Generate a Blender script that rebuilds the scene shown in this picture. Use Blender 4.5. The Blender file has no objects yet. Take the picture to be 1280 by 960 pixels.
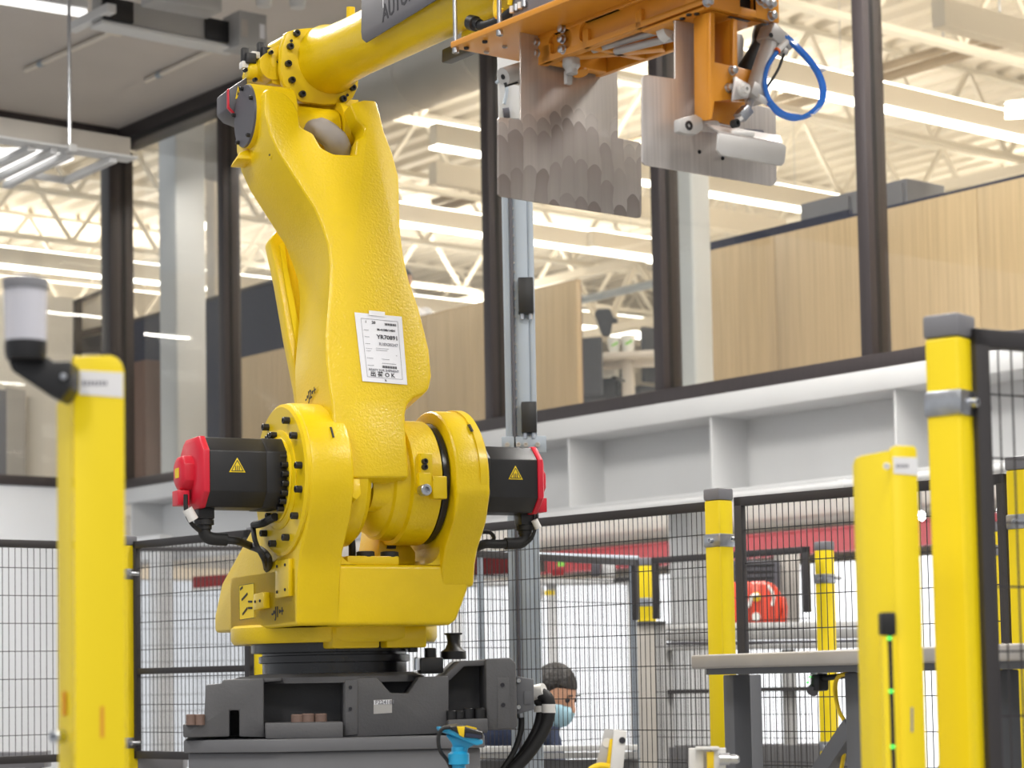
import bpy, bmesh, math, random
from mathutils import Vector, Matrix
random.seed(7)
sc = bpy.context.scene
COL = sc.collection
V = Vector
# ------------------------------------------------------------------ camera
FPX, CX, CY, CAMH, ROLL = 2750.0, 640.0, 660.0, 1.6, 0.0184
TH = math.atan2(190, FPX)
CP = V((0, 0, CAMH))
R0 = V((1, 0, 0)); FW = V((0, math.cos(TH), math.sin(TH))); U0 = V((0, -math.sin(TH), math.cos(TH)))
RT = R0*math.cos(ROLL) - U0*math.sin(ROLL); UP = R0*math.sin(ROLL) + U0*math.cos(ROLL)
cd = bpy.data.cameras.new('camera'); cam = bpy.data.objects.new('camera', cd); COL.objects.link(cam)
m = Matrix((RT, UP, -FW)).transposed().to_4x4(); m.translation = CP; cam.matrix_world = m
cd.sensor_width = 36; cd.lens = 36*FPX/1280; cd.shift_y = (CY-480)/1280; cd.clip_end = 300; cd.clip_start = .05
cd.dof.use_dof = True; cd.dof.focus_distance = 5.9; cd.dof.aperture_fstop = 5.6
sc.camera = cam
# ------------------------------------------------------------------ world, exposure
w = bpy.data.worlds.new('hall_ambience'); sc.world = w; w.use_nodes = True
w.node_tree.nodes['Background'].inputs[0].default_value = (.93, .96, 1, 1)
w.node_tree.nodes['Background'].inputs[1].default_value = .70
vs = sc.view_settings; vs.view_transform = 'Standard'; vs.look = 'None'; vs.gamma = 1; vs.use_curve_mapping = False
vs.exposure = 0.10
sc.cycles.max_bounces = 7; sc.cycles.diffuse_bounces = 3; sc.cycles.glossy_bounces = 3
sc.cycles.transparent_max_bounces = 12; sc.cycles.sample_clamp_indirect = 6
# ------------------------------------------------------------------ building frame
K = V((-3.40, 19.12, 0)); E1 = V((.6288, -.7776, 0)); E2 = V((-.7776, -.6288, 0)); NO = -E2   # corner, along right wall, along left wall, into office
ZSILL, ZSOF = 3.4, 6.51
def area(loc, target, sx, sy, power, col=(1, .97, .92)):
    l = bpy.data.lights.new('area_light', 'AREA'); l.shape = 'RECTANGLE'; l.size = sx; l.size_y = sy; l.energy = power; l.color = col
    o = bpy.data.objects.new('area_light', l); COL.objects.link(o); o.location = loc
    o.rotation_euler = (V(target)-V(loc)).to_track_quat('-Z', 'Y').to_euler()
    return o
def bw(i, j, z): return K + E1*i + E2*j + V((0, 0, z))     # building coordinates: i along right wall, j along left wall (negative = office side)
# hall ceiling lamps (rows of linear high-bay lamps, above and outside the frame); last pair added behind the camera to lighten fronts
for (x, y, p) in ((-3.2, 3.2, 150), (1.0, 1.2, 160), (4.2, 3.6, 140), (-2.2, 8.2, 170), (2.6, 7.4, 170), (-2.6, 10.5, 150), (1.9, 10.8, 130), (-2.2, -2.2, 135), (2.2, -2.6, 135)):
    area((x, y, 5.95), (x*.9, y, 0), 2.2, .5, p)
# ------------------------------------------------------------------ geometry helpers
def ray(px, py): return FW + RT*((px-CX)/FPX) - UP*((py-CY)/FPX)
def at(px, py, d): return CP + ray(px, py)*d
def onp(px, py, P, n):
    q = ray(px, py); return CP + q*((V(P)-CP).dot(n)/q.dot(n))
def onz(px, py, z): return onp(px, py, V((0, 0, z)), V((0, 0, 1)))

class MB:
    def __init__(s): s.v = []; s.f = []; s.sm = []
    def add(s, vs, fs, smooth=False):
        o = len(s.v); s.v += [V(p) for p in vs]; s.f += [[i+o for i in f] for f in fs]; s.sm += [smooth]*len(fs); return s
    def box(s, c, size, ax=(V((1,0,0)), V((0,1,0)), V((0,0,1)))):
        c = V(c); h = [k/2 for k in size]; vs = []
        for a in (-1, 1):
            for b in (-1, 1):
                for d in (-1, 1): vs.append(c + ax[0]*a*h[0] + ax[1]*b*h[1] + ax[2]*d*h[2])
        return s.add(vs, [(0,1,3,2), (4,6,7,5), (0,4,5,1), (2,3,7,6), (0,2,6,4), (1,5,7,3)])
    def bar(s, p, q, wd, ht, up=V((0,0,1))):
        p, q = V(p), V(q); d = (q-p); L = d.length; d = d/L; x = d.cross(up)
        if x.length < 1e-4: x = d.cross(V((1,0,0)))
        x.normalize(); u = x.cross(d)
        return s.box((p+q)/2, (wd, L, ht), (x, d, u))
    def prism(s, pts, ext):
        n = len(pts); a = [V(p) for p in pts]; b = [p+ext for p in a]
        return s.add(a+b, [list(range(n))[::-1], list(range(n, 2*n))] + [(i, (i+1) % n, n+(i+1) % n, n+i) for i in range(n)])
    def loft(s, rings, smooth=True, cap=True, closed=True):
        n = len(rings[0]); vs = [p for r in rings for p in r]; fs = []
        for k in range(len(rings)-1):
            for i in range(n if closed else n-1):
                j = (i+1) % n; fs.append((k*n+i, k*n+j, (k+1)*n+j, (k+1)*n+i))
        s.add(vs, fs, smooth)
        if cap: s.add(rings[0], [list(range(n))[::-1]]); s.add(rings[-1], [list(range(n))])
        return s
    def lathe(s, o, d, prof, n=32, x=None, smooth=True, cap=True):
        o = V(o); d = V(d).normalized()
        if x is None: x = d.orthogonal()
        x = (x - d*x.dot(d)).normalized(); y = d.cross(x); rings = []
        for t, r in prof: rings.append([o + d*t + x*(r*math.cos(2*math.pi*i/n)) + y*(r*math.sin(2*math.pi*i/n)) for i in range(n)])
        return s.loft(rings, smooth, cap)
    def cyl(s, p, q, r, r2=None, n=20):
        p, q = V(p), V(q); return s.lathe(p, q-p, [(0, r), ((q-p).length, r if r2 is None else r2)], n)
    def tube(s, pts, r, n=10):
        pts = [V(p) for p in pts]; rings = []; x = None
        for i, p in enumerate(pts):
            d = (pts[min(i+1, len(pts)-1)] - pts[max(i-1, 0)]).normalized()
            x = d.orthogonal() if x is None else (x - d*x.dot(d))
            x.normalize(); y = d.cross(x); rr = r[i] if isinstance(r, (list, tuple)) else r
            rings.append([p + x*(rr*math.cos(2*math.pi*k/n)) + y*(rr*math.sin(2*math.pi*k/n)) for k in range(n)])
        return s.loft(rings)
    def sphere(s, c, r, n=16, k=10, sc3=(1,1,1)):
        rings = []
        for a in range(1, k):
            t = math.pi*a/k; rings.append([V(c)+V((r*sc3[0]*math.sin(t)*math.cos(2*math.pi*i/n), r*sc3[1]*math.sin(t)*math.sin(2*math.pi*i/n), -r*sc3[2]*math.cos(t))) for i in range(n)])
        return s.loft(rings)
    def wire(s, p, q, r):
        p, q = V(p), V(q); d = (q-p).normalized(); x = d.orthogonal().normalized(); y = d.cross(x)
        a = [p+x*r, p+y*r, p-x*r, p-y*r]; b = [k+(q-p) for k in a]
        return s.add(a+b, [(0,1,5,4), (1,2,6,5), (2,3,7,6), (3,0,4,7)])
    def build(s, name, mat, parent=None, bevel=0, seg=2, ang=35, auto=True, label=None, kind=None):
        me = bpy.data.meshes.new(name); o = bpy.data.objects.new(name, me)
        org = root_loc(parent) if parent else V((0,0,0))
        me.from_pydata([p-org for p in s.v], [], s.f)
        bm = bmesh.new(); bm.from_mesh(me); bm.faces.ensure_lookup_table()
        bmesh.ops.remove_doubles(bm, verts=bm.verts, dist=1e-6)
        bmesh.ops.recalc_face_normals(bm, faces=bm.faces)
        if bevel:
            es = [e for e in bm.edges if len(e.link_faces) == 2 and e.calc_face_angle(0) > math.radians(ang)]
            bmesh.ops.bevel(bm, geom=es, offset=bevel, segments=seg, profile=.5, affect='EDGES', clamp_overlap=True)
        for f in bm.faces: f.smooth = True
        bm.to_mesh(me); bm.free(); me.set_sharp_from_angle(angle=math.radians(ang))
        me.materials.append(mat); COL.objects.link(o)
        if parent: o.parent = parent
        if label: o['label'] = label
        if kind: o['kind'] = kind
        return o
def root_loc(o):
    t = V((0,0,0))
    while o is not None: t = t + o.location; o = o.parent
    return t
def tag(o, label, cat, group=None, kind=None):
    o['label'] = label
    if cat: o['category'] = cat
    if group: o['group'] = group
    if kind: o['kind'] = kind
    return o
def thing(name, loc, label, cat, group=None):
    o = bpy.data.objects.new(name, None); COL.objects.link(o); o.location = V(loc); o.empty_display_size = .1
    return tag(o, label, cat, group)
def struct(name, label, loc=(0,0,0), mesh=None):
    o = mesh
    if o is None: o = bpy.data.objects.new(name, None); COL.objects.link(o); o.location = V(loc)
    o['kind'] = 'structure'; o['label'] = label
    return o
def smooth_path(pts, n=8):
    pts = [V(p) for p in pts]; out = []
    for i in range(len(pts)-1):
        p0, p1, p2, p3 = pts[max(i-1,0)], pts[i], pts[i+1], pts[min(i+2, len(pts)-1)]
        for k in range(n):
            t = k/n; out.append(.5*((2*p1)+(p2-p0)*t+(2*p0-5*p1+4*p2-p3)*t*t+(3*p1-p0-3*p2+p3)*t**3))
    return out+[pts[-1]]
_bolt = {}
def bolt(p, d, r, h, mat, parent, kind='socket', name='bolt'):
    key = (kind, mat.name)
    if key not in _bolt:
        b = MB(); n = 6 if kind == 'hex' else 12
        if kind == 'hex': b.lathe((0,0,0), (0,0,1), [(-.2, 1.25), (0, 1.25), (.02, 1), (.9, 1), (1, .8)], 6 if False else 12)
        else: b.lathe((0,0,0), (0,0,1), [(-.2, 1), (.9, 1), (1, .88), (1.0, .5), (.5, .5)], n)
        t = b.build(name, mat); _bolt[key] = t.data; bpy.data.objects.remove(t)
    o = bpy.data.objects.new(name, _bolt[key]); COL.objects.link(o); o.parent = parent
    q = V(d).normalized().to_track_quat('Z', 'Y').to_matrix().to_4x4()
    o.matrix_local = Matrix.Translation(V(p)-root_loc(parent)) @ q @ Matrix.Diagonal((r, r, h, 1))
    return o
def text(s, p, xd, yd, size, mat, parent, name='lettering', ext=.0004, align='LEFT', shear=0):
    c = bpy.data.curves.new(name, 'FONT'); c.body = s; c.size = size; c.extrude = ext; c.align_x = align; c.shear = shear; c.offset = size*.02; c.resolution_u = 2
    o = bpy.data.objects.new(name, c); COL.objects.link(o); o.parent = parent; c.materials.append(mat)
    x = V(xd).normalized(); y = V(yd); y = (y - x*y.dot(x)).normalized(); z = x.cross(y)
    M = Matrix((x, y, z)).transposed().to_4x4(); M.translation = V(p)-root_loc(parent); o.matrix_local = M
    return o
# ------------------------------------------------------------------ materials
def mat(name, col, rough=.5, metal=0, noise=None, bump=None, spec=None, coat=0, emit=None, estr=1, stretch=None, trans=0):
    m = bpy.data.materials.new(name); m.use_nodes = True; nt = m.node_tree; b = nt.nodes['Principled BSDF']
    b.inputs['Base Color'].default_value = (*col, 1); b.inputs['Roughness'].default_value = rough; b.inputs['Metallic'].default_value = metal
    if spec is not None: b.inputs['Specular IOR Level'].default_value = spec
    if coat: b.inputs['Coat Weight'].default_value = coat; b.inputs['Coat Roughness'].default_value = .12
    if emit: b.inputs['Emission Color'].default_value = (*emit, 1); b.inputs['Emission Strength'].default_value = estr
    if trans: b.inputs['Transmission Weight'].default_value = trans
    def tex(scale, det=3):
        tc = nt.nodes.new('ShaderNodeTexCoord'); mp = nt.nodes.new('ShaderNodeMapping')
        if stretch: mp.inputs['Scale'].default_value = stretch
        nz = nt.nodes.new('ShaderNodeTexNoise'); nz.inputs['Scale'].default_value = scale; nz.inputs['Detail'].default_value = det
        nt.links.new(tc.outputs['Object'], mp.inputs[0]); nt.links.new(mp.outputs[0], nz.inputs['Vector']); return nz
    if noise:
        scale, amt = noise[:2]; c2 = noise[2] if len(noise) > 2 else tuple(k*(1-amt) for k in col)
        nz = tex(scale, 4); rp = nt.nodes.new('ShaderNodeValToRGB'); rp.color_ramp.elements[0].color = (*c2, 1); rp.color_ramp.elements[1].color = (*col, 1)
        rp.color_ramp.elements[0].position = .35; rp.color_ramp.elements[1].position = .65
        nt.links.new(nz.outputs['Fac'], rp.inputs[0]); nt.links.new(rp.outputs[0], b.inputs['Base Color'])
    if bump:
        nz = tex(bump[0], 2); bp = nt.nodes.new('ShaderNodeBump'); bp.inputs['Strength'].default_value = bump[1]; bp.inputs['Distance'].default_value = bump[2] if len(bump) > 2 else .002
        nt.links.new(nz.outputs['Fac'], bp.inputs['Height']); nt.links.new(bp.outputs[0], b.inputs['Normal'])
        if coat: nt.links.new(bp.outputs[0], b.inputs['Coat Normal'])
    return m
M = {}
M['yellow'] = mat('robot_yellow_paint', (.80, .56, .002), .36, noise=(6, .06), bump=(150, .45, .002), coat=.15, spec=.4)
M['yellow_smooth'] = mat('machined_yellow_paint', (.80, .56, .002), .34, noise=(5, .05), bump=(60, .05, .002), coat=.2, spec=.4)
M['post_yellow'] = mat('post_yellow_powdercoat', (.86, .655, .002), .45, noise=(3, .03), bump=(300, .05, .001))
M['orange'] = mat('orange_anodised_paint', (.74, .30, .022), .38, noise=(8, .08), bump=(200, .08, .001), coat=.1)
M['grey_cast'] = mat('dark_grey_casting_paint', (.105, .105, .112), .55, noise=(10, .12), bump=(140, .35, .002))
M['grey_ped'] = mat('mid_grey_pedestal_paint', (.135, .137, .148), .5, noise=(4, .06), bump=(120, .1, .001))
M['grey_frame'] = mat('slate_grey_frame_paint', (.13, .135, .15), .5, noise=(4, .08))
M['black'] = mat('black_housing', (.012, .012, .014), .42, noise=(20, .2), bump=(200, .1, .001))
M['black_rub'] = mat('black_rubber', (.012, .012, .013), .6, noise=(20, .2))
M['black_gloss'] = mat('black_machined_steel', (.014, .014, .017), .25, noise=(20, .2))
M['fence_black'] = mat('fence_black_powdercoat', (.035, .032, .035), .5, noise=(5, .1))
M['red'] = mat('red_motor_cover', (.62, .012, .035), .4, noise=(12, .06))
M['red_beam'] = mat('red_beam_paint', (.26, .006, .010), .5, noise=(3, .08))
M['red_orange'] = mat('orange_red_lacquer', (.80, .07, .03), .3, noise=(3, .08), coat=.4)
M['cap_grey'] = mat('grey_plastic_cap', (.19, .19, .21), .5, noise=(6, .06))
M['disc_grey'] = mat('slate_cover_disc', (.085, .083, .10), .45, noise=(8, .06))
M['zinc'] = mat('zinc_plated_steel', (.52, .54, .58), .35, 1, noise=(30, .25))
M['steel'] = mat('bright_bolt_steel', (.62, .64, .68), .28, 1, noise=(30, .15))
M['alu'] = mat('cast_aluminium', (.52, .51, .50), .42, .25, noise=(12, .08))
M['alu_post'] = mat('blue_grey_anodised_profile', (.36, .41, .47), .45, .25, noise=(4, .06))
M['stainless'] = mat('brushed_stainless_sheet', (.66, .62, .60), .42, .55, noise=(5, .14), stretch=(30, 30, .8), bump=(30, .06, .001))
M['table_top'] = mat('worn_steel_table_edge', (.50, .47, .44), .42, .35, noise=(5, .18))
M['cream_sign'] = mat('white_sticker', (.80, .80, .82), .5, noise=(4, .03))
M['paper'] = mat('white_paper', (.82, .83, .88), .7, noise=(6, .03))
M['ink'] = mat('black_ink', (.03, .03, .04), .7, noise=(20, .2))
M['ink_grey'] = mat('faded_grey_ink', (.30, .30, .34), .7, noise=(20, .2))
M['warn'] = mat('warning_yellow_print', (.85, .62, .01), .5, noise=(9, .03))
M['cable_yellow'] = mat('yellow_cable_sheath', (.85, .58, .01), .45, noise=(9, .05))
M['cyan'] = mat('cyan_blue_bracket_plastic', (.015, .34, .62), .35, noise=(9, .08), coat=.2)
M['tube_blue'] = mat('clear_blue_pneumatic_tube', (.04, .26, .92), .12, noise=(9, .1), trans=.35, coat=.4)
M['orange_ring'] = mat('orange_release_ring', (.85, .16, .02), .4, noise=(9, .05))
M['white_plastic'] = mat('white_plastic', (.75, .74, .72), .4, noise=(9, .04))
M['lens'] = mat('clear_beacon_lens', (.72, .72, .80), .25, noise=(9, .04), trans=.25)
M['led_green'] = mat('green_status_led', (.1, .8, .1), .4, emit=(.1, 1, .15), estr=.9)
M['ceil'] = mat('grey_plaster_soffit', (.60, .56, .53), .9, noise=(1.5, .05))
M['dark_frame'] = mat('bronze_window_aluminium', (.058, .048, .050), .42, .2, noise=(3, .12), stretch=(20, 20, .5))
M['dark_gap'] = mat('black_sealant_gap', (.012, .011, .013), .6, noise=(10, .1))
M['girder'] = mat('white_steel_paint', (.66, .665, .67), .5, noise=(2, .04))
M['white_wall'] = mat('white_panel_wall', (.80, .81, .83), .7, noise=(1, .03))
M['floor'] = mat('sealed_concrete_floor', (.38, .37, .36), .4, noise=(1.3, .15))
M['wood'] = mat('oak_veneer', (.60, .435, .25), .42, noise=(3.2, .16), stretch=(14, 14, .35), coat=.1)
M['navy'] = mat('navy_partition_fabric', (.022, .028, .060), .7, noise=(9, .1))
M['brownp'] = mat('brown_panel', (.20, .13, .105), .6, noise=(4, .1))
M['office_white'] = mat('warm_white_paint', (.78, .72, .63), .7, noise=(1, .04))
M['deck'] = mat('cream_roof_deck_paint', (.80, .73, .62), .6, noise=(1, .05))
M['joist'] = mat('cream_joist_paint', (.78, .72, .62), .55, noise=(2, .05))
M['galv'] = mat('galvanised_duct', (.50, .47, .43), .5, .35, noise=(3, .1))
M['pipe_tan'] = mat('tan_sprinkler_pipe_paint', (.42, .34, .25), .55, noise=(3, .08))
M['pipe_grey'] = mat('grey_conduit_paint', (.40, .40, .40), .5, .2, noise=(3, .08))
M['lamp'] = mat('lit_diffuser', (.9, .9, .85), .5, emit=(1, .97, .90), estr=4.5)
M['lamp_soft'] = mat('softly_lit_diffuser', (.9, .9, .9), .5, emit=(1, .98, .95), estr=1.3)
M['lamp_cool'] = mat('lit_cool_lamp', (.9, .9, .9), .5, emit=(.97, .98, 1), estr=14)
M['desk'] = mat('pale_desk_laminate', (.70, .63, .55), .5, noise=(4, .04))
M['chair_mesh'] = mat('dark_grey_chair_fabric', (.07, .072, .085), .75, noise=(60, .3))
M['cup'] = mat('white_paper_cup', (.85, .84, .80), .6, noise=(6, .03))
M['leaf'] = mat('green_leaf_print', (.28, .72, .10), .6, noise=(9, .1))
M['skin'] = mat('skin', (.62, .34, .22), .5, noise=(9, .08))
M['hair'] = mat('dark_hair', (.022, .018, .016), .55, noise=(40, .4), bump=(60, .6, .01))
M['mask'] = mat('pale_blue_face_mask', (.42, .66, .78), .8, noise=(20, .05), bump=(30, .3, .005))
M['jacket'] = mat('navy_jacket_cloth', (.028, .042, .095), .8, noise=(12, .15), bump=(14, .4, .02))
M['shirt'] = mat('white_shirt_cloth', (.80, .80, .85), .8, noise=(12, .05), bump=(14, .4, .02))
M['trousers'] = mat('charcoal_trouser_cloth', (.05, .05, .06), .8, noise=(12, .1))
M['cloth_grey'] = mat('grey_tarpaulin_sleeve', (.36, .33, .31), .6, noise=(7, .15), bump=(9, .5, .02))
def glass_mat():
    m = bpy.data.materials.new('clear_window_glass'); m.use_nodes = True; nt = m.node_tree; nt.nodes.clear()
    o = nt.nodes.new('ShaderNodeOutputMaterial'); mx = nt.nodes.new('ShaderNodeMixShader'); t = nt.nodes.new('ShaderNodeBsdfTransparent'); g = nt.nodes.new('ShaderNodeBsdfGlossy')
    lw = nt.nodes.new('ShaderNodeLayerWeight'); pw = nt.nodes.new('ShaderNodeMath'); pw.operation = 'POWER'; pw.inputs[1].default_value = 5; ma = nt.nodes.new('ShaderNodeMath'); ma.operation = 'MULTIPLY_ADD'; ma.inputs[1].default_value = .96; ma.inputs[2].default_value = .04
    t.inputs[0].default_value = (.96, .97, .96, 1); g.inputs['Roughness'].default_value = .01
    nt.links.new(lw.outputs['Facing'], pw.inputs[0]); nt.links.new(pw.outputs[0], ma.inputs[0]); nt.links.new(ma.outputs[0], mx.inputs[0])
    nt.links.new(t.outputs[0], mx.inputs[1]); nt.links.new(g.outputs[0], mx.inputs[2]); nt.links.new(mx.outputs[0], o.inputs[0]); return m
M['glass'] = glass_mat()
# ================================================================== SETTING
ZV = V((0,0,1))
def ipx(px, py=500, j=0.0): return (onp(px, py, K+E2*j, E2) - K).dot(E1)
BX = (E1, E2, ZV)
IEND = ipx(1400, 430) + 8
MB().box((2, 10, -.05), (60, 60, .1)).build('floor', M['floor'])
struct('floor', 'grey sealed concrete floor of the factory hall', mesh=bpy.data.objects['floor'])
# hall ceiling: slab over the hall side of the two glass walls
o = MB().prism([bw(0,0,ZSOF), bw(30,0,ZSOF), bw(30,20,ZSOF), bw(0,20,ZSOF)], V((0,0,.25))).build('ceiling', M['ceil'])
struct('ceiling', 'plain grey plaster ceiling above the robot cell', mesh=o)
# ---- right glass wall
wr = struct('wall_right', 'dark framed glass wall of the raised office behind the robot', bw(0,0,0))
def bb(mb, i0, i1, j0, j1, z0, z1): return mb.box(bw((i0+i1)/2, (j0+j1)/2, (z0+z1)/2), (abs(i1-i0), abs(j1-j0), z1-z0), BX)
bb(MB(), 0, IEND, .02, -.17, ZSILL-.085, ZSILL).build('sill', M['dark_frame'], wr, .006)
bb(MB(), 0, IEND, .02, -.17, ZSOF-.17, ZSOF-.002).build('header', M['dark_frame'], wr, .006)
bb(MB(), 0, IEND, .035, .02, ZSOF-.17, ZSOF-.12).build('header_lip', M['dark_gap'], wr)
mul = [ipx(142, 590), ipx(274.5, 560), ipx(606, 500), ipx(818, 470), ipx(1076, 430)]
for i in mul:
    mu = bb(MB(), i, i+.085, .0, -.165, ZSILL, ZSOF-.17).build('mullion', M['dark_frame'], wr, .004)
    bb(MB(), i+.085, i+.0875, -.055, -.085, ZSILL, ZSOF-.17).build('glazing_groove', M['dark_gap'], mu)
ends = mul+[IEND]
for k in range(len(ends)-1):
    bb(MB(), ends[k]+.085, ends[k+1], -.068, -.076, ZSILL, ZSOF-.17).build('pane', M['glass'], wr)
# ---- left glass wall
wl = struct('wall_left', 'glass wall with white panel below, left of the robot', bw(0,0,0))
JL = 8
bb(MB(), -.17, .02, .1, JL, ZSILL-.085, ZSILL).build('sill', M['dark_frame'], wl, .006)
bb(MB(), -.17, .02, .02, JL, ZSOF-.12, ZSOF-.002).build('header', M['dark_frame'], wl, .006)
bb(MB(), -.068, -.076, .02, JL, ZSILL, ZSOF-.12).build('pane', M['glass'], wl)
bb(MB(), -.12, -.02, .0, JL, .0, ZSILL-.085).build('lower_panel', M['white_wall'], wl)
bb(MB(), -.165, .0, -.0, .10, ZSILL, ZSOF-.12).build('mullion', M['dark_frame'], wl, .004)
# ---- white steel girder carrying the office
gd = thing('steel_girder', bw(0,0,2.7), 'long white steel girder with stiffener plates under the office glass wall', 'girder')
ZG1, ZG0 = ZSILL-.085, 2.73
bb(MB(), .02, IEND, .03, -.33, ZG1-.13, ZG1).build('top_flange', M['girder'], gd, .012)
bb(MB(), .02, IEND, -.31, -.33, ZG0, ZG1-.13).build('web', M['girder'], gd)
bb(MB(), .02, IEND, .0, -.33, ZG0-.03, ZG0).build('bottom_flange', M['girder'], gd, .004)
for px, py in ((709, 580), (887, 560), (1117, 530), (163, 640)):
    i = ipx(px, py); bb(MB(), i, i+.018, -.005, -.31, ZG0, ZG1-.13).build('stiffener', M['girder'], gd)
for px in (340, 430, 520): 
    i = ipx(px, 600); bb(MB(), i, i+.018, -.005, -.31, ZG0, ZG1-.13).build('stiffener', M['girder'], gd)
# conduit under the girder
pc = thing('conduit_pipe', bw(0,.06,2.7), 'white conduit running along the lower edge of the steel girder', 'pipe')
MB().cyl(bw(.1,.07,ZG0-.06), bw(IEND,.07,ZG0-.06), .028, n=14).build('tube', M['girder'], pc)
for px in (300, 680, 900, 1060): 
    i = ipx(px, 620); MB().cyl(bw(i,.07,ZG0-.06), bw(i+.05,.07,ZG0-.06), .034, n=14).build('coupling', M['girder'], pc)
# white building column below the girder
c0 = ipx(845, 560, -.45)
hc = thing('steel_column', bw(c0+.1,-.5,0), 'white box column standing under the girder behind the middle fence post', 'column')
bb(MB(), c0, c0+.2, -.36, -.6, 0, ZG1-.14).build('shaft', M['girder'], hc, .01)
bb(MB(), c0+.215, c0+.225, -.34, -.5, ZG0, ZG1-.14).build('gusset', M['pipe_grey'], hc)
c0 = ipx(205, 640, .3)
hc = thing('steel_column', bw(c0+.1,.35,0), 'white column in the corner left of the robot, below the dark sill', 'column')
bb(MB(), c0, c0+.14, .3, .44, 0, ZG0-.1).build('shaft', M['girder'], hc, .01)
bb(MB(), c0-.35, c0+.14, .3, .42, ZG0-.1, ZG0+.1).build('corbel', M['girder'], hc, .01)
# ---- ground floor behind the girder
bk = struct('wall_back', 'white panelled wall under the raised office, seen through the fences', bw(0,-7,0))
for k in range(-10, 34):
    bb(MB(), k*.9, k*.9+.885, -7, -7.06, 0, 2.72).build('panel', M['white_wall'], bk)
bb(MB(), -9, 34, -7.06, -7.12, 0, 2.70).build('backing', M['girder'], bk)
fb = struct('wall_far', 'warm white far wall of the ground floor hall', bw(0,-16,0))
bb(MB(), -14, 44, -16, -16.2, 0, 7.9).build('panel', M['office_white'], fb)
o = bb(MB(), -8, 44, -.34, -18, 3.14, 3.28).build('floor', M['office_white']); struct('floor', 'raised office floor slab', mesh=o)
# crane girder in red
rb = thing('crane_beam', bw(8,-6.6,2.2), 'long red crane beam above the white panel wall, right of the robot', 'beam')
p0 = onp(690, 691, bw(0,-6.6,0), E2); p1 = onp(1300, 655, bw(0,-6.6,0), E2)
i0, i1 = (p0-K).dot(E1), (p1-K).dot(E1); zb = onp(1000, 692, bw(0,-6.6,0), E2).z
bb(MB(), i0, i1, -6.5, -6.52, zb, zb+.20).build('web', M['red_beam'], rb)
bb(MB(), i0, i1, -6.42, -6.6, zb+.20, zb+.22).build('top_flange', M['red_beam'], rb)
bb(MB(), i0, i1, -6.42, -6.6, zb-.02, zb).build('bottom_flange', M['red_beam'], rb)
for (xa, xb, ya, yb, lab) in ((560, 637, 697, 722, 'short red rack beam seen just right of the robot turret'), (241, 300, 721, 736, 'short red rack beam seen through the fence left of the robot')):
    o = MB(); d = 16.5; q = [at(xa, yb, d), at(xb, yb-4, d), at(xb, ya-4, d), at(xa, ya, d)]
    o.prism(q, FW*.12); r = thing('rack_beam', (q[0]+q[1])/2, lab, 'beam'); o.build('web', M['red_beam'], r)
    bar = MB().bar(q[0]-ZV*.01, q[1]-ZV*.01, .16, .02).build('lower_flange', M['girder'], r)
# joists visible under the girder
lj = struct('ceiling_lower', 'cream open web joists of the ground floor hall', bw(0,-12,3))
for n_, j in enumerate((-9.5, -12.5)):
    m_ = MB(); 
    for z in (2.58, 3.05): bb(m_, 2, 22, j, j-.07, z, z+.07)
    for k in range(34): m_.bar(bw(2+k*.6, j-.03, 2.62), bw(2.3+k*.6, j-.03, 3.08), .04, .04); m_.bar(bw(2.3+k*.6, j-.03, 3.08), bw(2.6+k*.6, j-.03, 2.62), .04, .04)
    m_.build('joist', M['joist'], lj)
# ---- office: roof deck, joists, lamps
ZD = 7.7
rd = struct('ceiling_office', 'cream corrugated roof deck with white bar joists seen through the glass', bw(0,-10,ZD))
dk = MB(); prof = []
j = -.4
while j > -34:
    prof += [(j, ZD), (j-.14, ZD), (j-.18, ZD+.08), (j-.30, ZD+.08)]; j -= .34
ring0 = [bw(-22, a, b) for a, b in prof]; ring1 = [bw(32, a, b) for a, b in prof]
dk.add(ring0+ring1, [(k, k+1, len(prof)+k+1, len(prof)+k) for k in range(len(prof)-1)]); dk.build('deck', M['deck'], rd)
bb(MB(), -22, 32, -.4, -34, ZD+.12, ZD+.2).build('roof_board', M['deck'], rd)
def joist(i, ja, jb, zt, dep, step=1.0, r=.022):
    m_ = MB()
    for z in (zt-.05, zt-dep): bb(m_, i-.05, i+.05, ja, jb, z, z+.05)
    n = int(abs(jb-ja)/step)
    for k in range(n):
        a = ja+(jb-ja)*k/n; b = ja+(jb-ja)*(k+.5)/n; c = ja+(jb-ja)*(k+1)/n
        m_.bar(bw(i, a, zt-dep+.03), bw(i, b, zt-.03), r*2, r*2); m_.bar(bw(i, b, zt-.03), bw(i, c, zt-dep+.03), r*2, r*2)
    m_.build('joist', M['joist'], rd)
for k in range(-8, 11): joist(k*2.3+.6, -.5, -32, ZD, .85, 1.15)
for j in (-9, -20): 
    m_ = MB()
    for z in (ZD-.95, ZD-1.75): bb(m_, -20, 30, j-.08, j+.08, z, z+.1)
    for k in range(40): m_.bar(bw(-20+k*1.25, j, ZD-1.7), bw(-19.4+k*1.25, j, ZD-.9), .07, .07); m_.bar(bw(-19.4+k*1.25, j, ZD-.9), bw(-18.75+k*1.25, j, ZD-1.7), .07, .07)
    m_.build('girder_truss', M['joist'], rd)
of = struct('wall_office_back', 'cream far wall of the open office', bw(0,-33,0))
bb(MB(), -22, 32, -33, -33.2, 3.2, ZD+.2).build('panel', M['office_white'], of)
bb(MB(), -12.2, -12, 10, -33, 3.2, ZD+.2).build('panel', M['office_white'], of)
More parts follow.
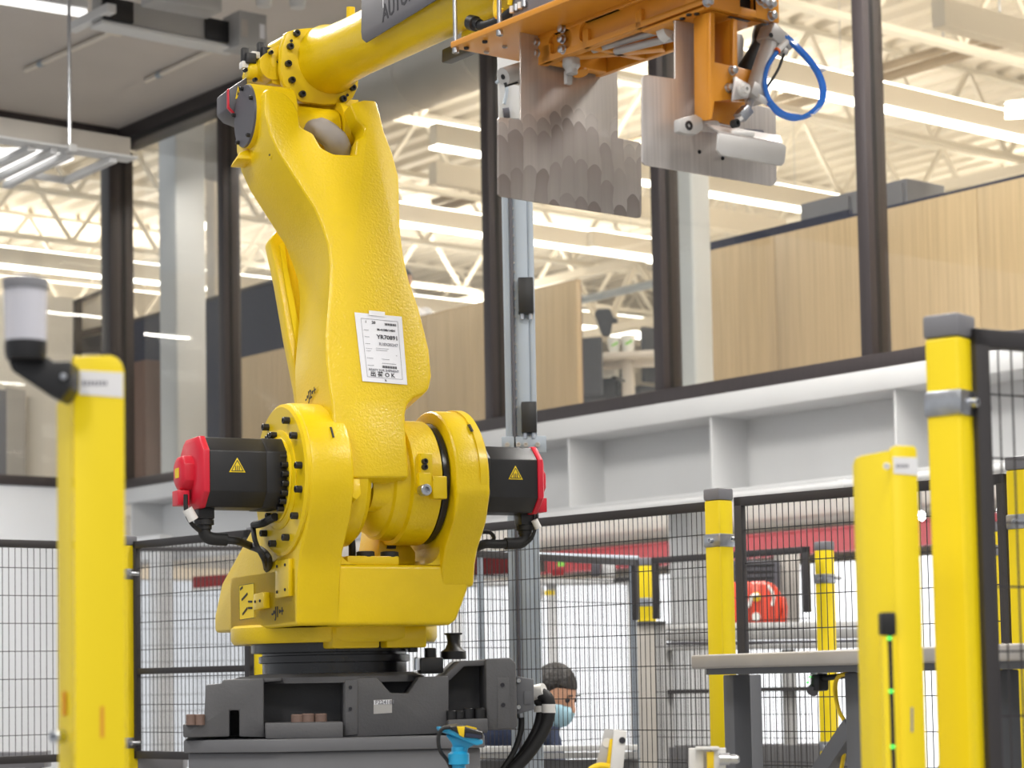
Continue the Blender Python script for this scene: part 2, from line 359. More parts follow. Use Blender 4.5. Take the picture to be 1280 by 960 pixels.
# linear pendant lamps of the office, all running away from the glass wall
def pendant(px, py, j0, j1, z, lab, up=True):
    p = onz(px, py, z); i = (p-K).dot(E1)
    t = thing('linear_lamp', bw(i, (j0+j1)/2, z), lab, 'lamp', 'linear pendant lamps in the office')
    bb(MB(), i-.05, i+.05, j0, j1, z+.012, z+.20).build('housing', M['office_white'], t)
    bb(MB(), i-.06, i+.06, j0, j1, z-.012, z+.012).build('diffuser', M['lamp'], t)
    if up: bb(MB(), i-.045, i+.045, j0, j1, z+.20, z+.215).build('uplight', M['lamp'], t)
    for q in (.2, .8):
        jj = j0+(j1-j0)*q; MB().wire(bw(i, jj, z+.2), bw(i, jj, ZD), .004).build('hanger', M['zinc'], t)
    return i
pl = [(1200, 157, -2.2, -9.5, 'brightest long pendant lamp crossing behind the rightmost window mullion'),
      (545, 184, -1.9, -7.5, 'long pendant lamp just right of the robot upper arm'),
      (740, 314, -3.0, -13, 'long pendant lamp below the steel gripper plate'),
      (70, 340, -1.0, -12, 'long pendant lamp above the beacon light on the left'),
      (240, 240, -6.0, -9.0, 'long pendant lamp crossing the narrow left pane at the top'),
      (230, 352, -9, -18, 'curving row end pendant lamp low in the narrow left pane'),
      (560, 290, -7, -13, 'pendant lamp right of the robot arm in the middle of the pane'),
      (950, 248, -9, -20, 'pendant lamp seen low between the gripper plate and the right mullion')]
for a in pl: pendant(*a[:4], 6.2, a[4])
# warm office fill: added strip lights, each pair given a made-up pendant housing
def strip(p, d, L, wdt, power, col):     # long area light, its length along the pendants
    l = bpy.data.lights.new('area_light', 'AREA'); l.shape = 'RECTANGLE'; l.size = L; l.size_y = wdt; l.energy = power; l.color = col
    o = bpy.data.objects.new('area_light', l); COL.objects.link(o); z = -V(d); y = z.cross(E2); M4 = Matrix((E2, y, z)).transposed().to_4x4(); M4.translation = p; o.matrix_world = M4
ORD = ('leftmost', 'second', 'third', 'fourth', 'fifth')
ROWS = (('near', ((-9, -4), (-8, 3), (1, -5), (7, -5), (13, -5))), ('middle', ((-6, -8), (1, -14), (8, -14), (15, -14))), ('back', ((4, -24), (14, -24))))
for rw, ii, (i, j) in [(r_, k_, q_) for r_, l_ in ROWS for k_, q_ in enumerate(l_)]:
    strip(bw(i, j, 6.42), ZV, 4.6, .5, 165, (1, .94, .85)); strip(bw(i, j, 6.17), -ZV, 4.6, .12, 85, (1, .95, .88))
    t = thing('added_row_lamp', bw(i, j, 6.2), 'added slim grey pendant lamp, %s from the left in the %s row under the office roof' % (ORD[ii], rw), 'lamp', 'added slim pendant lamps in rows under the office roof')
    bb(MB(), i-.06, i+.06, j-2.3, j+2.3, 6.18, 6.38).build('housing', M['office_white'], t)
    for q in (-1.6, 1.6): MB().wire(bw(i, j+q, 6.38), bw(i, j+q, ZD-.02), .004).build('hanger', M['zinc'], t)
area(bw(-1.2, 3.0, 6.1), bw(-3.6, 3.0, 4.4), 3, .6, 130, (1, .95, .88))  # added area light, brightens the booth behind the left glass
# added area lights between the glass and the oak partition, brightening the oak
for i in (1.5, 4.5, 7.5, 10.5, 13.5, 16.5, 19.5): area(bw(i, -.42, 6.05), bw(i, -1.5, 4.0), 2.4, .25, 22, (1, .94, .86))
# added area lights, out of view, brightening the ground floor walls
for i in (-3.5, 0.5, 4, 8, 12, 16): area(bw(i, -2.2, 3.05), bw(i, -6.9, .7), 3, .6, 250, (.96, .98, 1))
area(bw(1.2, 3.0, 3.3), bw(0, 2.5, 1), 2, .5, 40, (.96, .98, 1))
for i in (5, 10, 15): area(bw(i, -12, 2.5), bw(i, -15.9, 2.8), 3, .5, 160, (1, .95, .88))
# ================================================================== ROBOT
AL = math.radians(26)
AX = V((math.cos(AL), math.sin(AL), 0)); BF = V((math.sin(AL), -math.cos(AL), 0))
P_J1 = onp(415, 820, V((0, 6.3, 0)), V((0, 1, 0))); RO = V((P_J1.x, P_J1.y, 0))
def W(s, t, z): return RO + AX*s + BF*t + ZV*z
def ps(px, py, s): return onp(px, py, RO+AX*s, AX)
def pt(px, py, t): return onp(px, py, RO+BF*t, BF)
def loc3(p): q = p-RO; return (q.dot(AX), q.dot(BF), p.z)
TJ2 = .33
J2 = pt(461, 603, TJ2); SC, _, ZJ2 = loc3(J2)          # centre of the shoulder axis
SL, SR = loc3(pt(349, 600, TJ2))[0], loc3(pt(574, 606, TJ2))[0]
HR = .208
rob = thing('robot_arm', (RO.x, RO.y, onz(415, 921, 1.6).z if False else 1.44), 'yellow four-link palletising robot arm on dark grey base, carrying the orange gripper', 'robot')
Y, YS = M['yellow'], M['yellow_smooth']
def disc(s0, s1, r0, r1=None, t=TJ2, z=None, n=64, mb=None):
    z = ZJ2 if z is None else z
    return (mb or MB()).lathe(W(s0, t, z), AX, [(0, r0), (s1-s0, r0 if r1 is None else r1)], n, x=ZV)
# ---- turret (swing body): left cheek, right cheek, cross beam, bottom flange
def cheek(s0, s1, low, name, r=HR):
    pts = []
    for k in range(0, 181, 6):
        a = math.radians(k); pts.append((TJ2 + r*math.cos(a), ZJ2 + r*math.sin(a)))
    pts += low
    return MB().prism([W(s0, t, z) for t, z in pts], AX*(s1-s0)).build(name, Y, rob, .012, 3, ang=28)
ZT0 = pt(420, 782, TJ2+.09).z       # underside of turret body
ZTF = pt(420, 803, .2).z
ZU = pt(480, 706, TJ2+.08).z        # floor of the U
TFR = TJ2+.09
tur_low = [(TJ2-HR-.0, ZJ2-.08), (-.20, ZU-.02), (-.27, ZT0+.05), (-.27, ZT0), (TFR, ZT0), (TFR+.012, ZU-.03), (TFR+.03, ZU+.03), (TJ2+HR-.03, ZJ2-.12), (TJ2+HR, ZJ2-.04)]
body = cheek(SL+.012, SL+.135, tur_low, 'left_cheek')
cheek(SR-.10, SR, [(TJ2-HR, ZJ2-.06), (-.15, ZU-.02), (-.15, ZU-.06), (TFR, ZU-.06), (TFR+.012, ZU), (TFR+.03, ZU+.04), (TJ2+HR-.03, ZJ2-.12), (TJ2+HR, ZJ2-.04)], 'right_cheek', HR-.006)
# cross beam with slanted right end
q = [(SL+.012, ZT0), (SL+.012, ZU), (SL+.135, ZU), (SR-.10, ZU), (SR-.006, ZU), (SR-.02, ZU-.07), (SR-.055, ZT0+.012), (SR-.075, ZT0)]
MB().prism([W(s, TFR, z) for s, z in q], BF*-.55).build('cross_beam', Y, rob, .012, 3)
# fillets in the U corners
for sa, sg in ((SL+.135, 1), (SR-.10, -1)):
    f = [(sa, ZU)] + [(sa+sg*.05*(1-math.sin(math.radians(a))), ZU+.05*(1-math.cos(math.radians(a)))) for a in range(0, 91, 15)]
    MB().prism([W(s, TFR-.004, z) for s, z in f], BF*-.25).build('fillet', Y, rob)
# bottom flange ring
fl = MB().lathe(W(.0, .02, ZTF), ZV, [(0, .285), (.012, .293), (.045, .293), (.052, .285)], 64); fl.build('bottom_flange', Y, rob, ang=40)
for s0, s1 in ((SL+.16, SL+.30), (SL+.32, SR-.09)):
    MB().box(W((s0+s1)/2, .235, ZTF+.012), (s1-s0, .12, .06), (AX, BF, ZV)).build('rim_block', YS, rob, .006)
# big bolted flange of the left shoulder reducer
fl = MB().lathe(W(SL, TJ2, ZJ2), AX, [(0, HR-.012), (.006, HR-.004), (.05, HR-.004)], 72, x=ZV).build('shoulder_flange', YS, rob)
MB().lathe(W(SL-.006, TJ2, ZJ2), AX, [(0, .128), (.004, .134), (.01, .134)], 64, x=ZV).build('flange_boss', YS, fl)
MB().lathe(W(SL-.012, TJ2, ZJ2), AX, [(0, .112), (.003, .116), (.01, .116)], 64, x=ZV).build('motor_seat', YS, fl)
for a in (8, 38, 62, 118, 140, 170, 200, 232, 258, 293, 322, 347):
    a = math.radians(a); bolt(W(SL, TJ2+.172*math.cos(a), ZJ2+.172*math.sin(a)), -AX, .0095, .018, M['black'], fl)
for a in range(-52, 75, 14):
    b_ = math.radians(a); bolt(W(SL-.012, TJ2+.103*math.cos(b_), ZJ2+.103*math.sin(b_)), -AX, .0085, .018, M['black'], fl)
for a in (92, 100, 108, 116, 124, 245, 262, 275):
    b_ = math.radians(a); rb_ = .122 if a < 200 else .103; bolt(W(SL-.006, TJ2+rb_*math.cos(b_), ZJ2+rb_*math.sin(b_)), -AX, .0085, .018, M['black'], fl)
# index marks on rim
MB().box(W(SL+.085, TJ2+.83*HR, ZJ2+.545*HR), (.004, .012, .035), (AX, BF, (ZV-BF*.65).normalized())).build('index_mark', M['ink'], fl)
# shoulder hub of the arm, between the cheeks
hub = MB().lathe(W(SL+.135, TJ2, ZJ2), AX, [(0, .178), (.05, .178), (.065, .165), (.07, .10), (.16, .09), (.24, .085)], 56, x=ZV).build('shoulder_hub', Y, rob)
S2 = SR-.10
rh = MB().lathe(W(S2-.30, TJ2, ZJ2), AX, [(0, .075), (.06, .085), (.09, .10), (.12, .14), (.16, .158), (.185, .16), (.19, .172), (.272, .172), (.276, .15), (.278, .0)], 56, x=ZV).build('right_hub', Y, rob)
MB().lathe(W(S2-.022, TJ2, ZJ2), AX, [(0, .168), (.018, .168)], 56, x=ZV).build('black_seal_ring', M['black_gloss'], rh)
MB().lathe(W(S2-.16, TJ2, ZJ2), AX, [(0, .150), (.006, .158), (.05, .158)], 56, x=ZV).build('step_ring', YS, rh)
# bracket + bolts on the right hub
ctr = pt(531, 590, TJ2+.17)
MB().box(ctr, (.035, .03, .10), (AX, BF, ZV)).box(ctr+AX*.036-ZV*.042, (.042, .04, .062), (AX, BF, ZV)).box(ctr-ZV*.03-AX*.006, (.036, .035, .055), (AX, BF, ZV)).build('stopper_block', YS, rob, .004)
bolt(pt(530, 577, TJ2+.185), BF, .008, .012, M['black'], rob); bolt(pt(530, 584, TJ2+.185), BF, .008, .012, M['black'], rob)
bolt(pt(529, 613, TJ2+.19), BF, .016, .025, M['zinc'], rob); bolt(pt(514, 571, TJ2+.10), BF, .016, .03, M['zinc'], rob)
# outer cap of right cheek
MB().lathe(W(SR-.03, TJ2, ZJ2), AX, [(0, HR-.002), (.022, HR-.002), (.03, HR-.012)], 64, x=ZV).build('right_cover', YS, rob)
MB().box(W(SR-.032, TJ2+.70*HR, ZJ2+.68*HR), (.004, .02, .03), (AX, BF, (ZV-BF*1.0).normalized())).build('cover_slot', M['ink'], rob)
# things inside the U
MB().prism([pt(470, 706, TJ2-.05), pt(478, 652, TJ2-.05), pt(497, 660, TJ2-.05), pt(520, 690, TJ2-.05), pt(520, 706, TJ2-.05)], BF*-.15).build('inner_rib', Y, rob, .006)
MB().prism([pt(483, 686, TJ2-.045), pt(487, 667, TJ2-.045), pt(498, 667, TJ2-.045), pt(494, 686, TJ2-.045)], BF*.004).build('rib_slot', M['ink'], rob)
MB().box(W(SC-.02, TJ2+.04, ZU+.012), (.15, .07, .024), (AX, BF, ZV)).build('floor_plate', YS, rob, .003)
for px in (457, 487): p = pt(px, 697, TJ2+.05); MB().lathe(V((p.x, p.y, ZU+.022)), ZV, [(0, .025), (.014, .025), (.016, .02)], 24).build('rubber_plug', M['black_rub'], rob)
MB().tube(smooth_path([pt(432, 660, TJ2+.02), pt(418, 678, TJ2+.03), pt(418, 700, TJ2+.03), pt(432, 706, TJ2)], 6), .012).build('hose', M['black_rub'], rob)
MB().tube(smooth_path([pt(436, 662, TJ2+.0), pt(440, 680, TJ2+.03), pt(440, 706, TJ2+.0)], 6), .010).build('hose', M['black_rub'], rob)
# details on the left face of the turret
Lf = SL+.012
def lface(px, py): return ps(px, py, Lf)
def plate_on(pts, thick, nm, mt, bev=.002): return MB().prism([lface(*p) for p in pts], -AX*thick).build(nm, mt, rob, bev)
plate_on([(349, 702), (366, 698), (366, 745), (349, 748)], .012, 'cover_plate', YS)
for p in ((352, 708), (362, 706), (352, 740), (362, 737)): bolt(lface(*p)-AX*.012, -AX, .004, .003, M['ink'], rob, name='plate_screw')
plate_on([(325, 743), (337, 740), (338, 760), (325, 763)], .02, 'lug', YS); 
for p in ((328, 752), (334, 751)): bolt(lface(*p)-AX*.02, -AX, .004, .003, M['ink'], rob, name='plate_screw')
pl_ = plate_on([(299, 732), (318, 729), (319, 772), (300, 775)], .0012, 'instruction_label', M['warn'], 0)
for a, b in (((303, 750), (310, 742)), ((304, 768), (310, 760)), ((311, 752), (316, 752)), ((311, 760), (316, 760)), ((301, 737), (304, 734))):
    MB().bar(lface(*a)-AX*.0016, lface(*b)-AX*.0016, .002, .006).build('print_mark', M['ink'], pl_)
for a, b in (((299.5, 732), (318, 729)), ((318, 729), (318.5, 772)), ((318.5, 772), (300, 775)), ((300, 775), (299.5, 732))):
    MB().bar(lface(*a)-AX*.0014, lface(*b)-AX*.0014, .001, .001).build('print_border', M['ink'], pl_)
text('-\u2022J1\u2022+', lface(340, 772)-AX*.001, lface(362, 769)-lface(340, 772), ZV, .04, M['ink'], rob)
# ---- servo motors of the shoulder
def motor(s0, sd, L, lab, t0=TJ2, z0=None, r=.092, par=None):
    z0 = ZJ2+.012 if z0 is None else z0
    g = bpy.data.objects.new(lab, None); COL.objects.link(g); g.parent = rob
    def octa(s, rr, ch=.42):
        c = rr*ch; o_ = [(-rr+c, rr), (rr-c, rr), (rr, rr-c), (rr, -rr+c), (rr-c, -rr), (-rr+c, -rr), (-rr, -rr+c), (-rr, rr-c)]
        return [W(s, t0+a, z0+b) for a, b in o_]
    MB().loft([octa(s0, r*1.02), octa(s0+sd*L*.22, r*1.02)], False).build('motor_flange', M['black'], g, .004)
    MB().loft([octa(s0+sd*L*.20, r), octa(s0+sd*L*.80, r)], False).build('motor_body', M['black'], g, .003)
    MB().loft([octa(s0+sd*L*.80, r*1.03), octa(s0+sd*L*.86, r*1.03), octa(s0+sd*L*.90, r*.86)], False).build('end_cover', M['red'], g, .003)
    enc = MB().loft([octa(s0+sd*L*.88, r*.50, .5), octa(s0+sd*L*.99, r*.48, .5), octa(s0+sd*L*1.02, r*.36, .5)], False).build('encoder_cap', M['red'], g, .003)
    MB().box(W(s0+sd*L*.985, t0-.0, z0-r*.72), (L*.12, .05, .04), (AX, BF, ZV)).build('connector_bracket', M['red'], g, .002)
    MB().box(W(s0+sd*(L*1.022), t0, z0-.0), (.002, .03, .026), (AX, BF, ZV)).build('rating_label', M['warn'], g)
    # warning triangle on the camera-facing side
    c = W(s0+sd*L*.52, t0+r+.0006, z0+.01); sz = .026
    tri = MB().prism([c+AX*sz*math.cos(math.radians(k))*1+ZV*sz*math.sin(math.radians(k)) for k in (90, 210, 330)], BF*.001).build('warning_label', M['warn'], g, .002)
    for k in (90, 210, 330):
        a_, b_ = [c+BF*.0012+AX*sz*.72*math.cos(math.radians(q))+ZV*sz*.72*math.sin(math.radians(q)) for q in (k, k+120)]
        MB().bar(a_, b_, .0018, .001, BF).build('print_border', M['ink'], tri)
    for k in (-1, 0, 1): MB().box(c+BF*.0012+AX*k*.005+ZV*-.002, (.002, .0006, .012), (AX, BF, ZV)).build('print_mark', M['ink'], tri)
    return g
LM = loc3(ps(232, 594, SL))[0]
mL = abs(loc3(pt(224, 594, TJ2))[0]-(SL-.01)); m1 = motor(SL-.01, -1, mL, 'left_servo_motor')
mR = abs(loc3(pt(674, 606, TJ2))[0]-SR); m2 = motor(SR, 1, mR, 'right_servo_motor')
def elbow_cable(px, py, tt, par, flip=1):
    p = pt(px, py, tt)
    MB().box(p, (.045, .045, .04), (AX, BF, ZV)).build('connector_base', M['black'], par, .004)
    MB().lathe(p-ZV*.012, -ZV, [(0, .022), (.008, .022), (.009, .026), (.022, .026), (.023, .02), (.034, .02)], 20).build('gland', M['black_rub'], par)
    MB().tube(smooth_path([p-ZV*.042, p-ZV*.060+AX*.003*flip, p-ZV*.070+AX*.02*flip, p-ZV*.072+AX*.062*flip], 6), .017, 14).build('elbow', M['black_rub'], par)
    return p-ZV*.072+AX*.062*flip
e1 = elbow_cable(255, 640, TJ2, m1)
MB().tube(smooth_path([e1-AX*.01, e1+AX*.03-ZV*.004, ps(312, 682, SL-.03), ps(326, 688, SL-.02), ps(335, 698, SL-.015), ps(336, 716, SL+.03)], 8), .011, 10).build('cable', M['black_rub'], m1)
MB().tube(smooth_path([ps(316, 655, SL-.03), ps(318, 672, SL-.04), ps(322, 684, SL-.04), ps(330, 700, SL-.03), ps(333, 714, SL+.03)], 8), .007, 8).build('cable', M['black_rub'], m1)
MB().tube(smooth_path([ps(344, 646, SL-.02), ps(336, 650, SL-.02), ps(328, 654, SL-.03), ps(318, 656, SL-.03)], 6), .011, 10).build('connector', M['black_rub'], m1)
MB().tube(smooth_path([pt(232, 618, TJ2+.05), pt(233, 640, TJ2+.05), pt(240, 655, TJ2+.04), pt(250, 664, TJ2+.02)], 6), .006, 8).build('signal_cable', M['black_rub'], m1)
MB().cyl(pt(234, 636, TJ2+.05), pt(242, 650, TJ2+.05), .014, n=12).build('cable_tag', M['white_plastic'], m1)
e2 = elbow_cable(656, 648, TJ2, m2, -1)
MB().tube(smooth_path([e2+AX*.01, e2-AX*.03-ZV*.002, pt(606, 680, TJ2), pt(592, 686, TJ2-.02), pt(575, 696, TJ2-.05)], 8), .013, 10).build('cable', M['black_rub'], m2)
MB().tube(smooth_path([pt(671, 640, TJ2+.03), pt(670, 656, TJ2+.03), pt(662, 676, TJ2+.02), pt(640, 684, TJ2), pt(618, 680, TJ2)], 6), .005, 8).build('signal_cable', M['black_rub'], m2)
MB().cyl(pt(668, 650, TJ2+.035), pt(673, 660, TJ2+.035), .010, n=12).build('cable_tag', M['white_plastic'], m2)
MB().tube(smooth_path([pt(603, 665, TJ2-.1), pt(613, 666, TJ2-.1), pt(617, 674, TJ2-.1), pt(604, 684, TJ2-.1)], 6), .006, 8).build('loop_cable', M['black_rub'], m2)

# ---- upper arm: casting leaning back
LEAN = math.radians(13)
LV = (ZV*math.cos(LEAN) - BF*math.sin(LEAN)); NV = (BF*math.cos(LEAN) + ZV*math.sin(LEAN))
PA = W(0, TJ2+.185, ZJ2)            # a point of the front face
def pa(px, py, off=0): return onp(px, py, PA-NV*off, NV)
front = [(330, 113), (336, 109), (346, 112), (358, 117), (368, 128), (374, 140), (376, 158), (392, 166), (402, 184), (418, 192), (444, 193), (446, 173), (454, 170), (456, 158), (446, 150), (437, 129), (455, 124), (471, 125), (477, 147), (481, 164), (491, 190), (499, 220), (500, 250), (501, 287), (505, 319), (512, 350), (523, 381), (531, 412), (537, 437), (540, 470), (537, 486), (529, 493), (518, 497), (510, 505), (507, 518), (508, 545), (512, 597), (437, 597), (421, 584), (417, 555), (415, 505), (411, 480), (408, 450), (407, 420), (409, 395), (412, 360), (413, 332), (410, 306), (403, 284), (393, 260), (378, 237), (362, 212), (348, 190), (337, 166), (331, 140)]
arm = MB().prism([pa(*p) for p in front], NV*-.25).build('upper_arm', Y, rob, .012, 3, ang=24)
# hollow-cut front recess underside lip
lip = MB().prism([pa(436, 598), pa(450, 598), pa(452, 618), pa(446, 625), pa(436, 618)], NV*-.06).build('foot_lug', Y, rob, .004)
bolt(pt(459, 607, TJ2+.12), BF-AX*.3, .014, .02, M['zinc'], rob); bolt(pt(456, 617, TJ2+.12), BF-AX*.3, .010, .02, M['zinc'], rob)
MB().lathe(pt(478, 612, TJ2+.08), AX, [(-.05, .06), (.05, .066)], 30).build('foot_bushing', Y, rob)
# bosses on the side face
def side(px, py):   # left side surface, near the back edge of the casting
    return px, py
# link rod behind the arm
lk = [(337, 300), (345, 288), (358, 290), (372, 330), (384, 385), (392, 440), (396, 480), (400, 520), (380, 540), (372, 480), (360, 420), (348, 350)]
link = MB().prism([pa(*p, .30) for p in lk], NV*-.05).build('link_rod', Y, rob, .008)
MB().prism([pa(*p, .296) for p in ((349, 306), (355, 302), (360, 340), (372, 400), (384, 455), (390, 490), (383, 490), (370, 430), (357, 360))], NV*.002).build('link_recess', M['post_yellow'], link)
# J2 text
SA = loc3(pa(411, 487))[0]-.004; text('-\u2022J2\u2022+', ps(382, 504, SA), ps(400, 487, SA)-ps(382, 504, SA), ZV-BF*.4, .035, M['ink'], rob)
# paper label taped to the arm
px_ = [(443, 390.5), (502, 396), (509, 481), (453, 476.5)]
P4 = [pa(*p, -.002) for p in px_]
lab = MB().prism(P4, NV*.0008).build('shipping_label', M['paper'], rob)
def lp(u, v): return (P4[0]*(1-u)+P4[1]*u)*(1-v)+(P4[3]*(1-u)+P4[2]*u)*v + NV*.0014
lx = P4[1]-P4[0]; ly = P4[0]-P4[3]
for (a, b) in (((.12,.08),(.90,.08)), ((.90,.08),(.90,.93)), ((.90,.93),(.12,.93)), ((.12,.93),(.12,.08))): MB().bar(lp(*a), lp(*b), .0008, .0004, NV).build('print_border', M['ink_grey'], lab)
MB().prism([pa(*p, -.004) for p in ((461, 388), (481, 390), (481, 396), (461, 394))], NV*.0006).build('tape', M['cream_sign'], lab)
text('YR70891', lp(.42, .36), lx, ly, .0168, M['ink'], lab)
text('M-410iB/140H', lp(.44, .24), lx, ly, .009, M['ink'], lab); text('R18X35247', lp(.45, .455), lx, ly, .0115, M['ink_grey'], lab)
text('READY FOR SHIPMENT', lp(.17, .835), lx, ly, .0086, M['ink_grey'], lab); text('\u51fa \u8377 O K', lp(.19, .912), lx, ly, .0165, M['ink'], lab)
for (u, v, wd, hh) in ((.16,.245,.12,.02), (.16,.345,.12,.02), (.16,.445,.12,.02), (.16,.515,.14,.012), (.16,.55,.12,.012), (.38,.50,.30,.012), (.38,.53,.26,.012), (.16,.655,.16,.02), (.16,.76,.14,.02), (.48,.655,.20,.012), (.48,.715,.32,.02), (.80,.59,.06,.012)):
    for k in range(int(wd/.035)): MB().bar(lp(u+k*.035, v), lp(u+k*.035+.024, v), .0004, hh*.115, NV).build('print_mark', M['ink_grey'], lab)
for (u, v, n) in ((.62, .135, 14), (.48, .765, 18)):
    for k in range(n): MB().bar(lp(u+k*.018, v-.015), lp(u+k*.018, v+.02), .0016 if k % 3 else .0008, .0004, NV).build('barcode_line', M['ink'], lab)
text('20', lp(.34, .145), lx, ly, .011, M['ink'], lab); text('1', lp(.20, .14), lx, ly, .009, M['ink'], lab); text('x', lp(.50, .975), lx, ly, .010, M['ink'], lab)
# ---- elbow (J3): left hub with grey cover disc, right bearing, motor
J3L = pa(331, 120)-NV*.125-AX*.012; SJ3, TJ3, ZJ3 = loc3(J3L)
MB().lathe(W(SJ3, TJ3, ZJ3), AX, [(0, .090), (.12, .090)], 48, x=ZV).build('elbow_hub', Y, rob)
dc = MB().lathe(W(SJ3-.006, TJ3, ZJ3), AX, [(0, .086), (.007, .088)], 48, x=ZV).build('elbow_cover', M['disc_grey'], rob)
for a in (25, 95, 165, 235, 305): bolt(W(SJ3-.006, TJ3+.079*math.cos(math.radians(a)), ZJ3+.079*math.sin(math.radians(a))), -AX, .006, .01, M['black'], dc)
def ej(px, py, o_=0): return onp(px, py, W(0, TJ3-.09+o_, 0), BF)
mo = bpy.data.objects.new('elbow_servo_motor', None); COL.objects.link(mo); mo.parent = rob
MB().prism([ej(*p) for p in ((309, 96), (286, 111), (286, 134), (294, 143), (312, 150))], BF*-.11).build('motor_body', M['disc_grey'], mo, .004)
MB().prism([ej(*p, .001) for p in ((286.5, 110), (285, 111.5), (285, 134.5), (293.5, 144), (295, 142.5), (287, 133.5))], BF*-.012).build('end_cover', M['red'], mo, .001)
tri = MB().prism([ej(*p, .001) for p in ((297.5, 107), (294, 124), (300.5, 121.5))], BF*.0015).build('warning_label', M['warn'], mo, .001)
MB().prism([ej(*p, .0026) for p in ((297.3, 112), (296.3, 119), (298.7, 118))], BF*.0004).build('print_mark', M['ink'], tri)
SE = loc3(pa(438, 165, .10))[0]
MB().lathe(W(SJ3+.12, TJ3, ZJ3-.02), AX, [(0, .062), (SE-SJ3-.16, .062), (SE-SJ3-.155, .055), (SE-SJ3-.12, .055)], 40, x=ZV).build('elbow_shaft', Y, rob)
MB().lathe(W(SE-.035, TJ3, ZJ3-.015), AX, [(0, .078), (.02, .078), (.021, .07), (.045, .07)], 40, x=ZV).build('bearing_ring', YS, rob)
MB().lathe(W(SE+.012, TJ3, ZJ3-.015), AX, [(0, .074), (.010, .074)], 40, x=ZV).build('bearing_seal', M['black_gloss'], rob)
MB().prism([pa(*p, .16) for p in ((300, 190), (318, 183), (326, 198), (316, 199), (296, 198))], NV*-.06).build('rear_lug', Y, rob, .004)
MB().tube(smooth_path([pa(385, 166, .10), pa(400, 162, .06), (pa(418, 175, .05)), pa(426, 194, .08)], 6), [.03]*6+[.034]*6+[.036]*7, 16).build('cloth_sleeve', M['cloth_grey'], rob)
MB().prism([pa(*p, .20) for p in ((374, 120), (448, 125), (448, 196), (374, 196))], NV*-.02).build('inner_web', Y, rob)
for p, fe in (((342, 193), (349, 191)), ((326, 214), (362, 212))):
    sb_ = loc3(pa(*fe))[0]; q_ = ps(p[0], p[1], sb_+.004); MB().lathe(q_, -AX, [(0, .016), (.008, .016), (.011, .013)], 20).build('side_boss', YS, rob); bolt(q_-AX*.011, -AX, .005, .002, M['ink'], rob, name='plug')
# ---- forearm
FD = (BF*math.cos(math.radians(-5)) + ZV*math.sin(math.radians(-5))).normalized()
F0 = onp(388, 87, W(0, TJ3+.02, 0), BF)        # centre of the flange
fu = (ZV - FD*ZV.dot(FD)).normalized(); fs = FD.cross(fu)*-1
if fs.dot(AX) < 0: fs = -fs
def fa(px, py, off=0): return onp(px, py, F0+FD*off, FD)
flp = [(372, 36), (358, 40), (352, 60), (351, 85), (354, 103), (362, 117), (376, 127), (405, 131), (432, 130), (442, 122), (448, 108), (449, 92), (440, 60), (420, 40), (395, 34)]
ff = MB().prism([fa(*p) for p in flp], FD*-.03).build('forearm_flange', YS, rob, .005)
for p in ((370, 42), (362, 58.5), (359.5, 80), (364, 100.5), (377, 118), (428, 124), (440, 110)): bolt(fa(*p), FD, .0095, .014, M['black'], ff)
for p in ((364, 51), (434, 119)): bolt(fa(*p), FD, .004, .004, M['ink'], ff, name='pin')
c0 = fa(413, 74); TR = .082
prof = [(0, .098), (.02, .094), (.06, .086), (.20, TR), (1.85, TR*.97)]
fb_ = MB().lathe(c0, FD, prof, 48, x=fu).build('forearm_tube', Y, rob)
MB().cyl(c0+FD*.20+fu*.07-fs*.02, c0+FD*.20+fu*.105-fs*.02, .012, n=14).build('lifting_stub', YS, fb_)
# gearbox lumps behind the flange
MB().prism([fa(*p, -.03) for p in ((352, 45), (372, 38), (410, 40), (440, 75), (446, 110), (430, 128), (372, 124), (355, 100))], FD*-.14).build('elbow_housing', Y, rob, .014)
MB().lathe(fa(308, 88, -.10), AX, [(0, .018), (.006, .026), (.03, .030), (.09, .036), (.14, .045)], 28, x=ZV).build('gearbox_nose', Y, rob, ang=50)
MB().lathe(fa(334, 88, -.10), BF, [(-.10, .04), (.05, .04)], 28).build('gearbox_barrel', Y, rob)
MB().prism([fa(*p, -.05) for p in ((338, 60), (352, 56), (352, 108), (340, 104))], FD*-.06).build('side_plate', YS, rob, .004)
for p, d_ in (((331, 68), .02), ((311, 75), .02)):
    q_ = fa(p[0], p[1], -.10); MB().box(q_, (.03, .05, .03), (AX, BF, ZV)).box(q_+ZV*.01-AX*.012, (.02, .02, .045), (AX, BF, ZV)).build('air_fitting', M['black'], rob, .003)
for p in ((318, 70), (306, 82)): q_ = fa(p[0], p[1], -.10); MB().box(q_, (.025, .03, .02), (AX, BF, ZV)).build('clear_fitting', M['white_plastic'], rob, .003)
for p in ((338, 66), (318, 100), (306, 88), (350, 75)): bolt(fa(p[0], p[1], -.045), FD, .006, .012, M['black'], rob)
text('-\u2022J3\u2022+', fa(348, 70, -.045), V((0,0,-1)), AX, .024, M['ink'], rob)
# lower black rod under the forearm
r0 = fa(512, 56, .42) ; 
MB().bar(c0+FD*.72-fu*.115+fs*.04, c0+FD*1.7-fu*.115+fs*.04, .03, .035).build('under_rail', M['black'], rob, .004)
MB().bar(c0+FD*.86-fu*.10+fs*.03, c0+FD*1.7-fu*.10+fs*.03, .03, .04).build('rail_spacer', M['yellow_smooth'], rob, .003)
